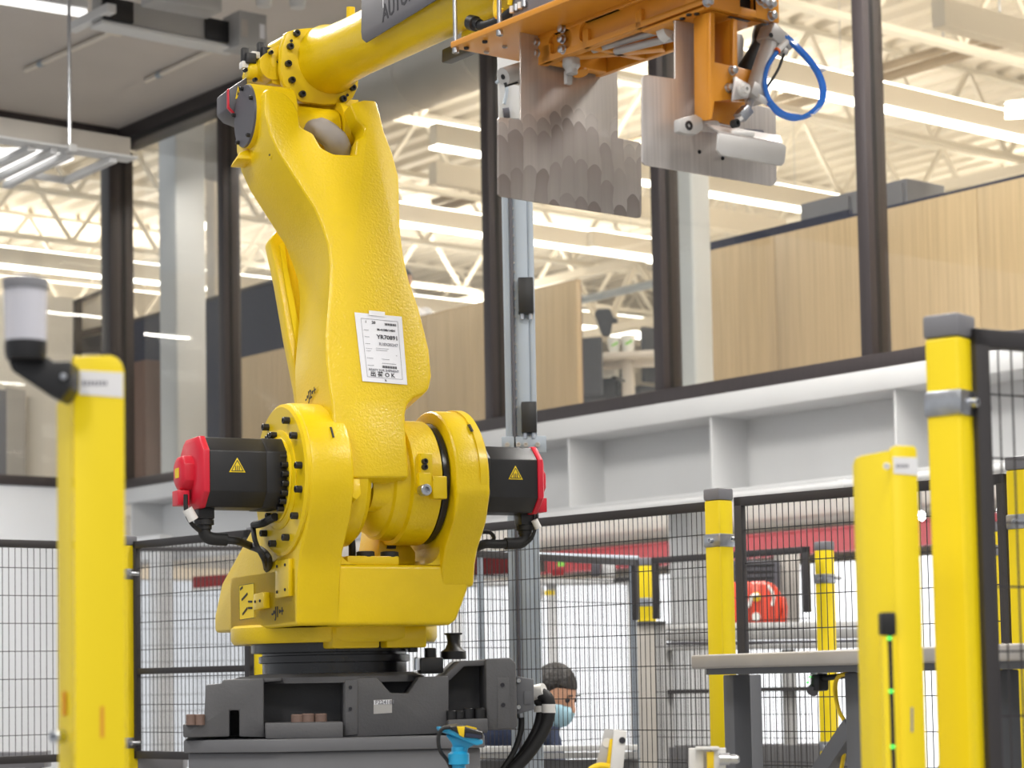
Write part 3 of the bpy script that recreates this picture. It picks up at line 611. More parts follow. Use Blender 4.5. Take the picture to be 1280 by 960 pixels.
# dark sign plate bolted on the forearm, facing the camera side
sgn = -fs if (-fs).dot(CP-c0) > fs.dot(CP-c0) else fs
SN = sgn
SP0 = c0 + SN*(TR+.012)
def sp(px, py): return onp(px, py, SP0, SN)
sgp = [(454, -30), (453, 40), (454, 49), (459, 53.5), (560, -8), (620, -46)]
sg = MB().prism([sp(*p) for p in sgp], SN*.004).build('sign_plate', M['disc_grey'], rob, .001)
tx = sp(545, -24)-sp(480, 28)
text('AUTOMATION', sp(480, 28)+SN*.0046, tx, ZV, .060, M['ink'], sg)
for k in range(7):
    p = sp(481+k*7.3, 10-k*5.6)+SN*.0047; MB().bar(p, p+ZV*.10, .007 if k % 2 else .004, .001, SN).build('logo_stroke', M['cream_sign'] if k % 2 == 0 else M['ink'], sg)
# ---- base: black reducer ring, grey casting
bs = bpy.data.objects.new('base', None); COL.objects.link(bs); bs.parent = rob
def zat(py, t=0.0): return onp(415, py, RO, V((0,1,0))).z
MB().lathe(W(0, .02, zat(842)), ZV, [(0, .205), (.03, .205), (.032, .215), (.034, .215), (.05, .215), (.052, .205), (.058, .205), (.06, .236), (.10, .236)], 64).build('swivel_ring', M['black_gloss'], bs, ang=30)
MB().lathe(W(0, .02, zat(842)-.026), ZV, [(0, .255), (.016, .255), (.024, .24), (.027, .21)], 64).build('base_top', M['grey_cast'], bs, ang=30)
GA_ = math.radians(7); GA = V((math.cos(GA_), math.sin(GA_), 0)); GB = V((math.sin(GA_), -math.cos(GA_), 0))
def gb(px, py, t): return onp(px, py, RO+GB*t, GB)
GC = M['grey_cast']
def slab(pts, t, dep, nm, mt=None, par=None, bev=.005): return MB().prism([gb(*p, t) for p in pts], GB*-dep).build(nm, mt or GC, par or bs, bev, 2)
ZB0 = gb(415, 922, .30).z
# casting core and blocks
slab([(300, 846), (560, 846), (580, 830), (600, 826), (606, 918), (262, 920), (270, 856)], .10, .42, 'core')
slab([(257, 856), (277, 854), (279, 849.5), (330, 848), (330, 906), (332, 922), (299, 921), (299, 888), (287, 888), (287, 921), (229, 922), (228.5, 905), (249, 904), (255, 899)], .27, .45, 'left_block')
slab([(330, 848), (352, 847), (352, 851), (330, 853)], .24, .14, 'left_ledge', bev=.002)
slab([(331, 904), (429, 902), (429, 923), (332, 924)], .33, .25, 'front_foot')
slab([(429, 848), (471, 846), (488, 866), (510, 866.5), (524, 846), (561, 845), (561, 917), (429, 922)], .27, .30, 'right_block')
slab([(431, 850), (447, 850), (447, 918), (431, 920)], .276, .02, 'bolt_strip', bev=.002)
for p in ((438, 859), (438, 886)): bolt(gb(*p, .277), GB, .005, .003, M['ink'], bs, name='hole_plug')
slab([(560, 900), (610, 898), (610, 916), (560, 917)], .32, .25, 'right_foot')
slab([(524, 846), (556, 845), (575, 826), (608, 825), (608, 832), (580, 833), (563, 850), (524, 852)], .24, .30, 'top_ledge', bev=.003)
slab([(607, 823.5), (638, 822), (645, 829), (647, 908), (643, 912), (608, 913)], .27, .36, 'end_panel', bev=.006)
slab([(622, 847), (636, 847), (638, 910), (622, 911)], .272, .01, 'end_pad', bev=.001)
for p in ((628, 856), (629, 881)): bolt(gb(*p, .274), GB, .006, .003, M['ink'], bs, name='hole_plug')
nl = slab([(467, 875), (490, 874), (490, 891), (467, 892.5)], .2715, .001, 'serial_label', M['alu'], bev=0)
slab([(467.5, 875.5), (489.5, 874.5), (489.5, 880), (467.5, 881)], .2720, .0006, 'serial_strip', M['paper'], nl, 0)
text('F224181', gb(469, 880.3, .2726), GA, ZV, .0155, M['ink_grey'], nl)
for p, r_ in (((372, 906), .018), ((385, 905), .018), ((401, 905), .017), ((565, 901), .016), ((575, 901), .016), ((586, 898), .016), ((600, 898), .016), ((239, 906), .014), ((250, 906), .014)):
    q_ = gb(p[0], p[1], .27 if p[0] > 420 or p[0] < 300 else .26); q_ = V((q_.x, q_.y, gb(p[0], p[1]-2, .27).z)); bolt(q_, ZV, r_, .024, M['black'] if p[0] > 420 else M['brownp'], bs)
# top right: black plate, bolts, spool
zt_ = gb(540, 842, .15).z
MB().box(gb(538, 832, .15), (.065, .10, .045), (GA, GB, ZV)).build('stop_plate', M['black'], bs, .006)
q_ = gb(538, 821, .15); bolt(q_-ZV*.005, ZV, .016, .03, M['black'], bs)
bolt(gb(522, 835, .19), ZV, .010, .03, M['steel'], bs); bolt(gb(516, 808, .21)-ZV*.012, ZV, .014, .02, M['black'], bs)
q_ = gb(567, 824, .10); MB().lathe(q_, ZV, [(0, .036), (.022, .036), (.03, .024), (.042, .018), (.052, .017), (.068, .02), (.07, .026), (.074, .026)], 28).build('spool_knob', M['black'], bs)
# connector box and hoses
cbx = slab([(645, 845), (667, 849), (668, 887), (646, 893)], .20, .16, 'connector_box', M['grey_frame'], bev=.003)
slab([(655, 864), (664, 864), (664, 880), (655, 881)], .2035, .004, 'box_plate', M['grey_frame'], cbx, .001)
for p in ((648, 851), (648, 884)): bolt(gb(*p, .201), GB, .006, .008, M['zinc'], bs)
MB().cyl(gb(666, 866, .13), gb(680, 862, .15), .022, .019).build('hose_fitting', M['white_plastic'], bs)
for (pts, r_) in (([(674, 866, .14), (684, 872, .15), (687, 886, .15), (682, 908, .15), (664, 938, .15), (640, 964, .15), (620, 985, .15)], .0175), ([(668, 872, .12), (676, 880, .12), (676, 895, .12), (670, 915, .12), (652, 945, .12), (630, 970, .12), (612, 990, .12)], .015), ([(649, 892, .15), (652, 900, .15), (650, 918, .15), (642, 940, .15), (626, 965, .15), (610, 985, .15)], .008)):
    h_ = MB().tube(smooth_path([gb(*p) for p in pts], 8), r_, 14).build('hose', M['black_rub'], bs)
for a, b in (((686, 880, .15), (686, 891, .15)), ((675.5, 882, .12), (676, 890, .12))): MB().cyl(gb(*a), gb(*b), .0195, n=16).build('hose_band', M['white_plastic'], bs)
MB().cyl(gb(650, 890, .15), gb(651, 897, .15), .012, n=12).build('small_fitting', M['zinc'], bs)
# ---- pedestal
pd = thing('pedestal', (RO.x, RO.y, 0), 'mid grey steel riser pedestal carrying the robot base', 'pedestal')
def octo(px0, px1, t, z, ch, dep):
    a, b = gb(px0, 925, t), gb(px1, 925, t); L = (b-a); L.z = 0; ln = L.length; d = GA
    A = V((a.x, a.y, z)); 
    return [A+d*ch, A+d*(ln-ch*.15), A+d*ln-GB*ch*.15, A+d*ln-GB*dep, A-GB*dep, A-GB*ch*.5]
ZPT = gb(415, 922.5, .34).z
MB().prism(octo(228, 608, .36, ZPT, .25, .85), V((0,0,-.035))).build('top_plate', M['grey_ped'], pd, .004)
MB().prism(octo(234, 602, .345, ZPT-.035, .245, .82), V((0,0,-(ZPT-.035-.02)))).build('riser', M['grey_ped'], pd, .006)
MB().prism(octo(200, 640, .40, .02, .25, .95), V((0,0,-.02))).build('foot_plate', M['grey_ped'], pd, .003)
# ================================================================== FENCES AND POSTS
ZP, ZR = 2.17, 2.135
def gnd(p): return V((p.x, p.y, 0))
def post(px, py, lab, w=.055, ang=None, name='fence_post', ztop=ZP, clamps=(), p=None, capm='cap_grey', dirv=None, z0=0):
    p = gnd(onz(px, py, ztop) if p is None else p)
    d = dirv.normalized() if dirv else V((math.cos(ang or 0), math.sin(ang or 0), 0)); e = ZV.cross(d); ax = (d, e, ZV)
    t = thing(name, p+ZV*z0, lab, 'post', 'yellow fence posts')
    MB().box(p+ZV*(ztop-.03+z0)/2, (w, w, ztop-.03-z0), ax).build('shaft', M['post_yellow'], t, .006, 3)
    MB().box(p+ZV*(ztop-.012), (w*1.06, w*1.06, .036), ax).build('cap', M[capm], t, .005)
    MB().box(p+ZV*(z0+.006), (w*2.2 if z0 == 0 else w*1.05, w*2.2 if z0 == 0 else w*1.05, .012), ax).build('foot_plate', M['post_yellow'], t, .002)
    for z in clamps:
        c = MB().box(p+ZV*z, (w*1.12, w*1.12, .042), ax).build('clamp', M['zinc'], t, .006)
        bolt(p+ZV*z+(-e)*w*.56, -e, .008, .012, M['steel'], t)
        bolt(p+ZV*z+d*w*1.25-e*.0, -e, .008, .03, M['steel'], t)
    return t, p
def panel(p0, p1, z0, z1, lab, mids=(), fr=.028, dx=.021, dz=.1, wr=.0016, name='mesh_fence_panel', up0=None, both=True):
    p0, p1 = gnd(p0), gnd(p1); d = (p1-p0); L = d.length; d = d/L
    t = thing(name, (p0+p1)/2, lab, 'fence', 'black wire mesh fence panels')
    up = ZV
    for z in (z0+fr/2, z1-fr/2): MB().bar(p0+up*z, p1+up*z, fr*.8, fr).build('rail', M['fence_black'], t, .002)
    for z in mids: MB().bar(p0+up*z, p1+up*z, fr*.6, fr*.8).build('rail', M['fence_black'], t, .002)
    for q, sg in ((p0, 1), (p1, -1)) if both else ((p0, 1),): MB().box(q+d*sg*fr/2+up*((up0 or z0)+z1)/2, (fr, fr*.8, z1-(up0 or z0)), (d, ZV.cross(d), ZV)).build('upright', M['fence_black'], t, .002)
    m_ = MB(); n = int(L/dx); o_ = ZV.cross(d)*.002
    for k in range(1, n): q = p0+d*(L*k/n); m_.wire(q+up*(z0+.01), q+up*(z1-.01), wr)
    k = z1-dz
    while k > z0+.03: m_.wire(p0+up*k+o_, p1+up*k+o_, wr*1.1); k -= dz
    m_.build('wire_mesh', M['fence_black'], t, kind='stuff')
    return t
# middle fence, right of robot
A0 = onz(600, 655, ZR); A1 = onz(884, 627.5, ZR); dA = gnd(A1-A0).normalized()
A00 = A1 - dA*1.5
panel(A00, A1-dA*.004, .12, ZR, 'mesh fence panel directly behind the robot, left of the middle post', wr=.0017, both=False)
B0 = onz(912, 622.5, ZR); B1 = onz(1258, 592, ZR)
pMid = (A1+B0)/2; zMid = onp(900, 613.5, pMid, V((0, 1, 0))).z
_, pm = post(900, 617, 'yellow fence post with grey clamp, nearest post right of the robot', .062, clamps=(onp(900, 676, pMid, V((0, 1, 0))).z, .6), dirv=dA, p=pMid, ztop=zMid)
panel(B0+dA*.024, B1, .12, ZR, 'mesh fence panel behind the steel table, right of the middle post', wr=.0017)
post(1275, 574, 'yellow fence post at the right edge, behind the near mesh panel', .058, clamps=(2.0,), dirv=gnd(B1-B0))
# near right fence
pN = at(1186, 400, 3.42)
tn, pn = post(0, 0, 'tall blurred yellow fence post nearest the camera on the right', .058, ang=math.radians(52), p=pN, ztop=pN.z, clamps=(onp(1186, 506, pN, V((0,1,0))).z,))
C0 = onp(1210, 412, pN, V((0,1,0))); zc = C0.z
C1 = onz(1330, 421, zc); C0 = onz(1213, 411, zc)
C1 = C0 + (C1-C0).normalized()*1.1
panel(C0, C1, .12, zc, 'near mesh fence panel at the right edge of the picture', dx=.0275, wr=.0018)
# left fences
D0 = onz(-120, 671, ZR); D1 = onz(156, 678.5, ZR)
zbot = onp(100, 950, D1, V((0,1,0))).z
panel(D0, D1, zbot, ZR, 'mesh fence panel at the left edge behind the beacon post', dx=.024)
dl = gnd(onz(300, 663, ZR)-onz(170, 677, ZR)).normalized()
_, pl1 = post(160.5, 672, 'yellow fence post half hidden behind the beacon guard post', .045, dirv=dl, ztop=2.15, clamps=(onp(160, 719, D1, V((0,1,0))).z, onp(160, 928, D1, V((0,1,0))).z))
G0 = onz(167, 677, ZR); G1 = onz(313, 662, ZR)
zmid = onp(240, 838, G0, V((0,1,0))).z
panel(G0, G1, onp(170, 948, G0, V((0,1,0))).z, ZR, 'mesh fence panel left of the robot with a middle rail', mids=(zmid,), dx=.024)
post(319, 661, 'yellow fence post hidden behind the robot turret on the left', .045, dirv=dl, ztop=2.15)
# far fence, second row
H0 = onz(560, 686, ZR); H1 = onz(800, 700, ZR)
panel(H0, H1-(H1-H0).normalized()*.03, .5, ZR, 'far mesh fence panel behind the crouching worker', wr=.0018, up0=1.86)
_, pfar = post(807, 699, 'far yellow fence post on the grey column, behind the worker', .06, clamps=(1.95,), dirv=gnd(H1-H0), ztop=2.15, z0=1.86)
I0 = onz(816, 697, ZR); I1 = onz(1022, 682, ZR)
panel(I0, I1-(I1-I0).normalized()*.05, 1.0, ZR, 'far mesh fence panel between the two far yellow posts', wr=.0018, up0=1.86)
post(1030, 679, 'far yellow fence post standing right of the orange red machine cover', .06, clamps=(2.0, 1.3), dirv=gnd(I1-I0), ztop=2.15)
q = onz(1240, 655, 2.15); post(1240, 655, 'far yellow fence post glimpsed through the near mesh on the right', .06, clamps=(2.05, 1.55), dirv=gnd(I1-I0), ztop=2.15)
# another fence far behind on the left of the robot
J0 = onz(150, 684, 2.45); J1_ = onz(345, 682, 2.45)
panel(J0, J1_, .6, 2.45, 'farther mesh fence panel seen through the left fence', wr=.0018)
# grey plinth rails at fence foot
for (a, b, lab) in (((-60, 951), (60, 950), 'grey kerb rail below the fence at the left edge'), ((172, 951), (232, 949), 'grey kerb rail below the fence beside the robot pedestal')):
    p, q = onp(*a, D1, V((0,1,0))), onp(*b, D1, V((0,1,0))); q = V((q.x, q.y, p.z)); r = thing('kerb_rail', gnd((p+q)/2), lab, 'rail')
    MB().bar(p, q, .12, .06).build('top', M['cap_grey'], r, .004); 
    for e in (.15, .85): c = p.lerp(q, e); MB().box(V((c.x, c.y, (p.z-.03)/2)), (.05, .05, p.z-.03)).build('leg', M['cap_grey'], r)
# ---- light-curtain guard posts (folded yellow sheet)
# left guard: two visible faces meeting at x=92, rounded top right corner
dG = 2.75
gp = at(108, 700, dG); g0 = gnd(gp)
gl = thing('guard_post', g0, 'wide blurred yellow guard post with beacon lamp on the left', 'post')
nF = V((.10, -1, 0)).normalized(); rF = ZV.cross(nF)*-1; rF = rF if rF.x > 0 else -rF
nS = V((-.80, -.60, 0)); 
def fG(px, py): return onp(px, py, gp, nF)
ptsF = [fG(92, 980), fG(91, 445), fG(138, 444), fG(146, 447), fG(152, 454), fG(155, 464), fG(155, 980)]
ptsF = [V((p.x, p.y, max(p.z, 0))) for p in ptsF]; ptsF[0].z = ptsF[-1].z = .0
MB().prism(ptsF, nF*-.004).build('front_face', M['post_yellow'], gl, .0015)
sd = (fG(91, 700)-onp(61, 700, gp - nF*.0 + V((0,.055,0)), V((0,1,0))))
ex = V((-(fG(91, 700)-fG(61, 700)).x, .05, 0))
zt_ = fG(91, 450).z; pA_ = gnd(fG(91, 700)); 
MB().prism([pA_, pA_+ZV*zt_, pA_+ex*.4+ZV*(zt_-.02), pA_+ex+ZV*(zt_-.05), pA_+ex], V((.0, .004, 0))).build('side_face', M['post_yellow'], gl, .0015)
pB_ = gnd(fG(155, 700)); MB().prism([pB_, pB_+ZV*(zt_-.03), pB_+V((-.02, .07, 0))+ZV*(zt_-.03), pB_+V((-.02, .07, 0))], V((-.004, 0, 0))).build('return_face', M['post_yellow'], gl)
st = MB().prism([fG(99.5, 463), fG(154, 466), fG(154, 497), (fG(99.5, 493))], nF*.0008).build('name_sticker', M['cream_sign'], gl)
for k in range(7): p = fG(104.5+k*4.6, 479)+nF*.001; MB().box(p, (.0032, .0004, .006), (rF, nF, ZV)).build('print_mark', M['ink_grey'], st)
MB().prism([fG(125.5, 883), fG(130, 883), fG(130, 922), fG(125.5, 922)], nF*.0006).build('slot', M['orange'], gl)
q_ = pA_+ex*.55; bolt(V((q_.x, q_.y, fG(70, 921).z))-V((.004, .01, 0)), V((-.5, -1, 0)), .0085, .014, M['steel'], gl)
q_ = V((q_.x, q_.y, fG(70, 880).z)); MB().box(q_-V((0,.004,0)), (.004, .004, .03)).build('slot', M['orange'], gl)
# beacon on its black bracket
be = thing('beacon_lamp', at(30, 460, 2.72), 'clear stack beacon with dark top and black bracket on the left guard post', 'beacon')
BD = 2.72
c = at(32, 400, BD); ux = V((1, 0, 0))
def bp(px, py): return onp(px, py, at(32, 400, BD), V((0, 1, 0)))
cx_ = bp(32, 400).x; cy_ = bp(32, 400).y
zb_ = lambda py: bp(32, py).z
rr = (bp(60.5, 400)-bp(3.5, 400)).x/2; c0_ = V((cx_, cy_, 0))
MB().lathe(c0_+ZV*zb_(363), ZV, [(0, rr*.98), (zb_(352)-zb_(363), rr*1.0), (zb_(349)-zb_(363), rr*.96), (zb_(346)-zb_(363), rr*.6)], 32).build('cap', M['cap_grey'], be)
MB().lathe(c0_+ZV*zb_(429), ZV, [(0, rr*.90), (zb_(363)-zb_(429), rr*.94)], 32).build('lens', M['lens'], be)
MB().lathe(c0_+ZV*zb_(428), ZV, [(0, rr*.35), (zb_(372)-zb_(428), rr*.35)], 20).build('lamp_core', M['white_plastic'], be)
MB().lathe(c0_+ZV*zb_(450), ZV, [(0, rr*.84), (zb_(440)-zb_(450), rr*.92), (zb_(427)-zb_(450), rr*.92)], 32).build('collar', M['black'], be)
MB().prism([bp(9, 448), bp(60, 446), bp(64, 452), bp(89, 451), bp(89, 484), bp(76, 501), bp(62, 495), bp(14, 463)], V((0, .05, 0))).build('bracket', M['black'], be, .006)
bolt(bp(80, 471)-V((0, .001, 0)), V((0,-1,0)), .004, .004, M['zinc'], be)
# right guard post with the light curtain inside
dR = 3.15
gp2 = at(1150, 800, dR); gr = thing('guard_post', gnd(gp2), 'yellow folded guard post holding the light curtain, right of the table', 'post')
n1 = V((.12, -1, 0)).normalized(); 
def f1(px, py): return onp(px, py, gp2, n1)
P_ = [f1(1117, 980), f1(1112, 561), f1(1119, 557), f1(1143, 557.5), f1(1146, 562), f1(1160, 980)]; P_[0].z = P_[-1].z = 0
MB().prism(P_, n1*-.004).build('front_face', M['post_yellow'], gr, .0015)
ea = gnd(f1(1118, 760)); wv = V((-(f1(1118, 760)-f1(1074, 760)).x, .0, 0))+V((0,.06,0)); wv = V((wv.x*.76, .09, 0)); zz = lambda py: f1(1112, py).z
MB().prism([ea, ea+ZV*zz(563), ea+wv*.75+ZV*zz(563), ea+wv*.93+ZV*zz(565), ea+wv+ZV*zz(573), ea+wv], V((.0, .004, 0))).build('inner_face', M['post_yellow'], gr, .0015)
st = MB().prism([f1(1116, 571), f1(1146, 572), f1(1147, 594), f1(1117, 592)], n1*.0008).build('name_sticker', M['cream_sign'], gr)
for k in range(5): MB().box(f1(1121+k*3.3, 582.5)+n1*.001, (.0026, .0004, .005), (V((1,.12,0)).normalized(), n1, ZV)).build('print_mark', M['ink_grey'], st)
bolt(f1(1110, 583)+V((-.002,-.002,0)), V((-.3,-1,0)), .005, .004, M['white_plastic'], gr)
MB().prism([f1(1138.5, 884), f1(1141.5, 884), f1(1141.5, 915), f1(1138.5, 915)], n1*.0006).build('slot', M['ink_grey'], gr)
lc = thing('light_curtain', ea+wv*.35, 'slim black and yellow light curtain bar standing in the right guard post', 'sensor')
cv = ea+wv*.18+V((-.004, -.016, 0)); 
MB().box(cv+ZV*zz(780), (.021, .03, zz(764)-zz(793)), (V((1,0,0)), V((0,1,0)), ZV)).build('end_cap', M['black_rub'], lc, .003)
hz = zz(792); MB().box(cv+ZV*hz/2, (.020, .026, hz)).build('housing', M['post_yellow'], lc, .003)
MB().box(cv+ZV*hz/2+V((.001, -.0135, 0)), (.006, .002, hz)).build('optic_window', M['black_gloss'], lc)
for py in (798, 864, 933): MB().box(cv+ZV*zz(py)+V((.0, -.0155, 0)), (.006, .002, .005)).build('status_light', M['led_green'], lc)
# ================================================================== GRIPPER
b2 = math.radians(38)
D2 = V((math.cos(b2), math.sin(b2), 0)); D1 = V((math.sin(b2), -math.cos(b2), 0))
GAx = (D1, D2, ZV)
QA = at(563, 60, 4.95); zP = QA.z
OR = M['orange']
gq = thing('gripper', onz(760, 60, zP), 'orange clamp gripper with steel paddles hanging from the robot forearm', 'gripper')
def oz(px, py, z): return onz(px, py, z)
def on1(px, py, P): return onp(px, py, P, D1)      # plane facing along the beam
def on2(px, py, P): return onp(px, py, P, D2)      # plane of the beam sides
TH_P = .014
pl0 = V((QA.x, QA.y, zP))
pL = pl0 + D1*1.05; 
MB().prism([pl0, pl0+D1*1.2, pl0+D1*1.2+D2*.26, pl0+D2*.26], ZV*TH_P).build('mounting_plate', OR, gq, .002)
for (px, py) in ((570, 62), (625, 40)):
    q = onz(px-.5, py-2, zP); MB().cyl(q-ZV*.006, q+ZV*.5, .0052, n=12).build('standoff_rod', M['steel'], gq); bolt(q, -ZV, .008, .012, M['steel'], gq, name='nut')
for (px, py) in ((608, 64), (631, 57), (583, 59), (606, 51)): q = onz(px, py, zP); bolt(q, -ZV, .006, .005, M['steel'] if px in (608, 631) else M['ink'], gq)
# near side beam (with milled pockets)
SB = onz(672, 45, zP)
fbm = [on2(671, 46, SB), on2(671, 82, SB)]
zb0 = fbm[1].z; L0 = SB
eR = on2(882, 12, SB); LB = (eR-SB).dot(D1); hB = zP-zb0
def beam(o_, nm, par=gq):
    return MB().box(o_+D1*LB/2+D2*.008+ZV*(zb0+zP)/2-ZV*o_.z, (LB, .016, hB), GAx).build(nm, OR, par, .002)
# near beam face built as a frame around its pockets
nb = MB()
def fr(a0, a1, h0, h1, th=.010): nb.box(SB+D1*LB*(a0+a1)/2-D2*(-th/2)+ZV*(zb0-SB.z+hB*(h0+h1)/2), (LB*(a1-a0), th, hB*(h1-h0)), GAx)
fr(0, 1, 0, .2); fr(0, 1, .86, 1); fr(0, .07, .2, .86); fr(.215, .265, .2, .86); fr(.90, 1, .2, .86)
nbo = nb.build('side_beam', OR, gq, .0015)
beam(SB+D2*.009, 'pocket_web')
WB = .165
fb2 = beam(SB+D2*WB, 'far_beam'); 
# rounded pocket ends (quarter fillets)
def fillet(a, h, sa, sh):
    c = SB+D1*LB*a+ZV*(zb0-SB.z+hB*h); r = hB*.26
    pts = [c]+[c+D1*sa*r*(1-math.cos(math.radians(k)))+ZV*sh*r*(1-math.sin(math.radians(k))) for k in range(0, 91, 15)]
    MB().prism(pts, D2*.010).build('pocket_fillet', OR, gq)
for a0_, a1_ in ((.07, .215), (.265, .90)):
    for h_, sh_ in ((.2, 1), (.86, -1)): fillet(a0_, h_, 1, sh_); fillet(a1_, h_, -1, sh_)
# cross members seen from below
for a, wd in ((.05, .03), (.30, .02), (.62, .02)):
    MB().box(SB+D1*LB*a+D2*WB/2+ZV*(zb0-SB.z+.02), (wd, WB, .04), GAx).build('cross_member', OR, gq, .002)
MB().bar(SB+D1*LB*.12+D2*.02+ZV*(zb0-SB.z+.01), SB+D1*LB*.45+D2*(WB-.01)+ZV*(zb0-SB.z+.01), .03, .02).build('diagonal_brace', OR, gq, .002)
for p in ((671.5, 53), (671.5, 67), (703.5, 36), (703.5, 49), (704, 62)): bolt(on2(*p, SB)-D2*.001, -D2, .0085, .01, M['steel'], gq, 'hex')
# guide rods under the beam
for a, b in (((742, 62), (840, 34)), ((770, 64), (842, 47))): MB().cyl(on2(*a, SB+D2*.045), on2(*b, SB+D2*.045), .008, n=12).build('guide_rod', M['alu'], gq)
MB().cyl(on2(829, 42, SB+D2*.04), on2(838, 37, SB+D2*.04), .020, n=20).build('rod_block', M['white_plastic'], gq)
q = on2(714, 76, SB+D2*.03); MB().lathe(q, -ZV, [(-.03, .017), (.012, .02), (.02, .014), (.03, .014)], 18).box(q-ZV*.035-D1*.012, (.012, .016, .03), GAx).build('swivel_fitting', M['alu'], gq, .002)
MB().cyl(on2(722, 76, SB+D2*.10), on2(726, 92, SB+D2*.10), .018, n=20).build('bushing', OR, gq)
# end plate facing the camera
EP = SB + D1*LB
ep = [on1(880.5, 11, EP), on1(966, 28, EP)]
wE = (ep[1]-ep[0]).dot(D2); zE = ep[0].z
eo = MB(); zTop = zP+.10
c_ = EP - D2*.0
def ebox(a0, a1, z0, z1): eo.box(V((EP.x, EP.y, 0))+D1*.008+D2*wE*(a0+a1)/2+ZV*(z0+z1)/2, (.016, wE*(a1-a0), z1-z0), GAx)
zs = on1(925, 13, EP).z
ebox(0, .42, zE, zTop); ebox(.66, 1, zE, zTop); ebox(.42, .66, zE, zs+.002); eo.build('end_plate', OR, gq, .002)
MB().box(V((EP.x, EP.y, 0))-D1*.012+D2*wE*.54+ZV*(zE+zTop)/2, (.01, wE*.3, zTop-zE), GAx).build('inner_plate', M['black'], gq)
for p in ((884, 2), (950, 0), (956, 4), (963, 5), (964, 20)): bolt(on1(*p, EP+D1*.016), D1, .009, .012, M['steel'], gq, 'hex')
MB().box(EP-D1*.10+D2*WB*.5+ZV*(zE-EP.z+.004), (.19, WB, .006), GAx).build('bottom_plate', OR, gq, .001)
for p in ((845, 27), (853, 23), (861, 18), (871, 17)): q = onz(*p, zE); bolt(q, -ZV, .006, .003, M['black'], gq)
# ---- paddles
def smear_mat():
    m = mat('swirled_stainless_sheet', (.60, .56, .53), .36, .6, noise=(5, .10), stretch=(24, 24, .8)); nt = m.node_tree; b = nt.nodes['Principled BSDF']; N = nt.nodes.new; Lk = nt.links.new
    def ma(op, a, c=None, d=None):
        n = N('ShaderNodeMath'); n.operation = op
        for k, x in enumerate((a, c, d)):
            if x is None: continue
            if isinstance(x, (int, float)): n.inputs[k].default_value = x
            else: Lk(x, n.inputs[k])
        return n.outputs[0]
    tc = N('ShaderNodeTexCoord'); dp = N('ShaderNodeVectorMath'); dp.operation = 'DOT_PRODUCT'; dp.inputs[1].default_value = D2; Lk(tc.outputs['Object'], dp.inputs[0])
    sx = N('ShaderNodeSeparateXYZ'); Lk(tc.outputs['Object'], sx.inputs[0]); nz = N('ShaderNodeTexNoise'); nz.inputs['Scale'].default_value = 9; Lk(tc.outputs['Object'], nz.inputs['Vector'])
    u = ma('MULTIPLY_ADD', nz.outputs['Fac'], .9, ma('MULTIPLY', dp.outputs['Value'], 27)); col = ma('FLOOR', u); uf = ma('SUBTRACT', ma('FRACT', u), .5)
    w1 = N('ShaderNodeTexWhiteNoise'); w1.noise_dimensions = '1D'; Lk(col, w1.inputs['W'])
    zz = ma('ADD', ma('ADD', sx.outputs['Z'], ma('MULTIPLY', w1.outputs['Value'], .075)), ma('MULTIPLY', ma('MULTIPLY', uf, uf), .06))
    row = ma('FLOOR', ma('DIVIDE', zz, .085)); cv = N('ShaderNodeCombineXYZ'); Lk(col, cv.inputs[0]); Lk(row, cv.inputs[1])
    w2 = N('ShaderNodeTexWhiteNoise'); w2.noise_dimensions = '2D'; Lk(cv.outputs[0], w2.inputs['Vector'])
    top = ma('LESS_THAN', zz, SMZ); fall = ma('FRACT', ma('DIVIDE', zz, .085))
    f = ma('MULTIPLY', top, ma('ADD', .2, ma('MULTIPLY_ADD', w2.outputs['Value'], .45, ma('MULTIPLY', fall, .45))))
    c2 = N('ShaderNodeMix'); c2.data_type = 'RGBA'; c2.inputs['B'].default_value = (.27, .235, .22, 1)
    old = b.inputs['Base Color'].links[0].from_socket; Lk(old, c2.inputs['A']); Lk(f, c2.inputs['Factor']); Lk(c2.outputs['Result'], b.inputs['Base Color'])
    Lk(ma('MULTIPLY_ADD', f, .3, .3), b.inputs['Roughness']); return m
SMZ = onp(700, 128, SB, D1).z - onz(760, 60, zP).z
M['smear'] = smear_mat()
P1 = SB - D1*.004
pp = [(649, 40), (649, 150), (623, 147), (621, 150), (621, 243), (624, 246), (795, 273), (799, 272), (800.5, 267), (800, 182), (797, 178), (771, 173), (770, 62)]
MB().prism([on1(*p, P1) for p in pp], D1*.005).build('paddle', M['smear'], gq, .0012)
P2 = onz(845, 26, zE-.0)
pp = [(842, 26), (842, 99), (806, 94), (801, 98), (801, 203), (805, 207), (962, 233), (967, 231), (969, 226), (968, 142), (962, 136), (925, 128), (928, 50), (926, 44), (919, 42), (880, 35), (870, 30)]
MB().prism([on1(*p, P2) for p in pp], D1*.005).build('paddle', M['stainless'], gq, .0012)
for p in ((874, 190), (903, 198)): bolt(on1(*p, P2+D1*.005), D1, .004, .002, M['black'], gq)
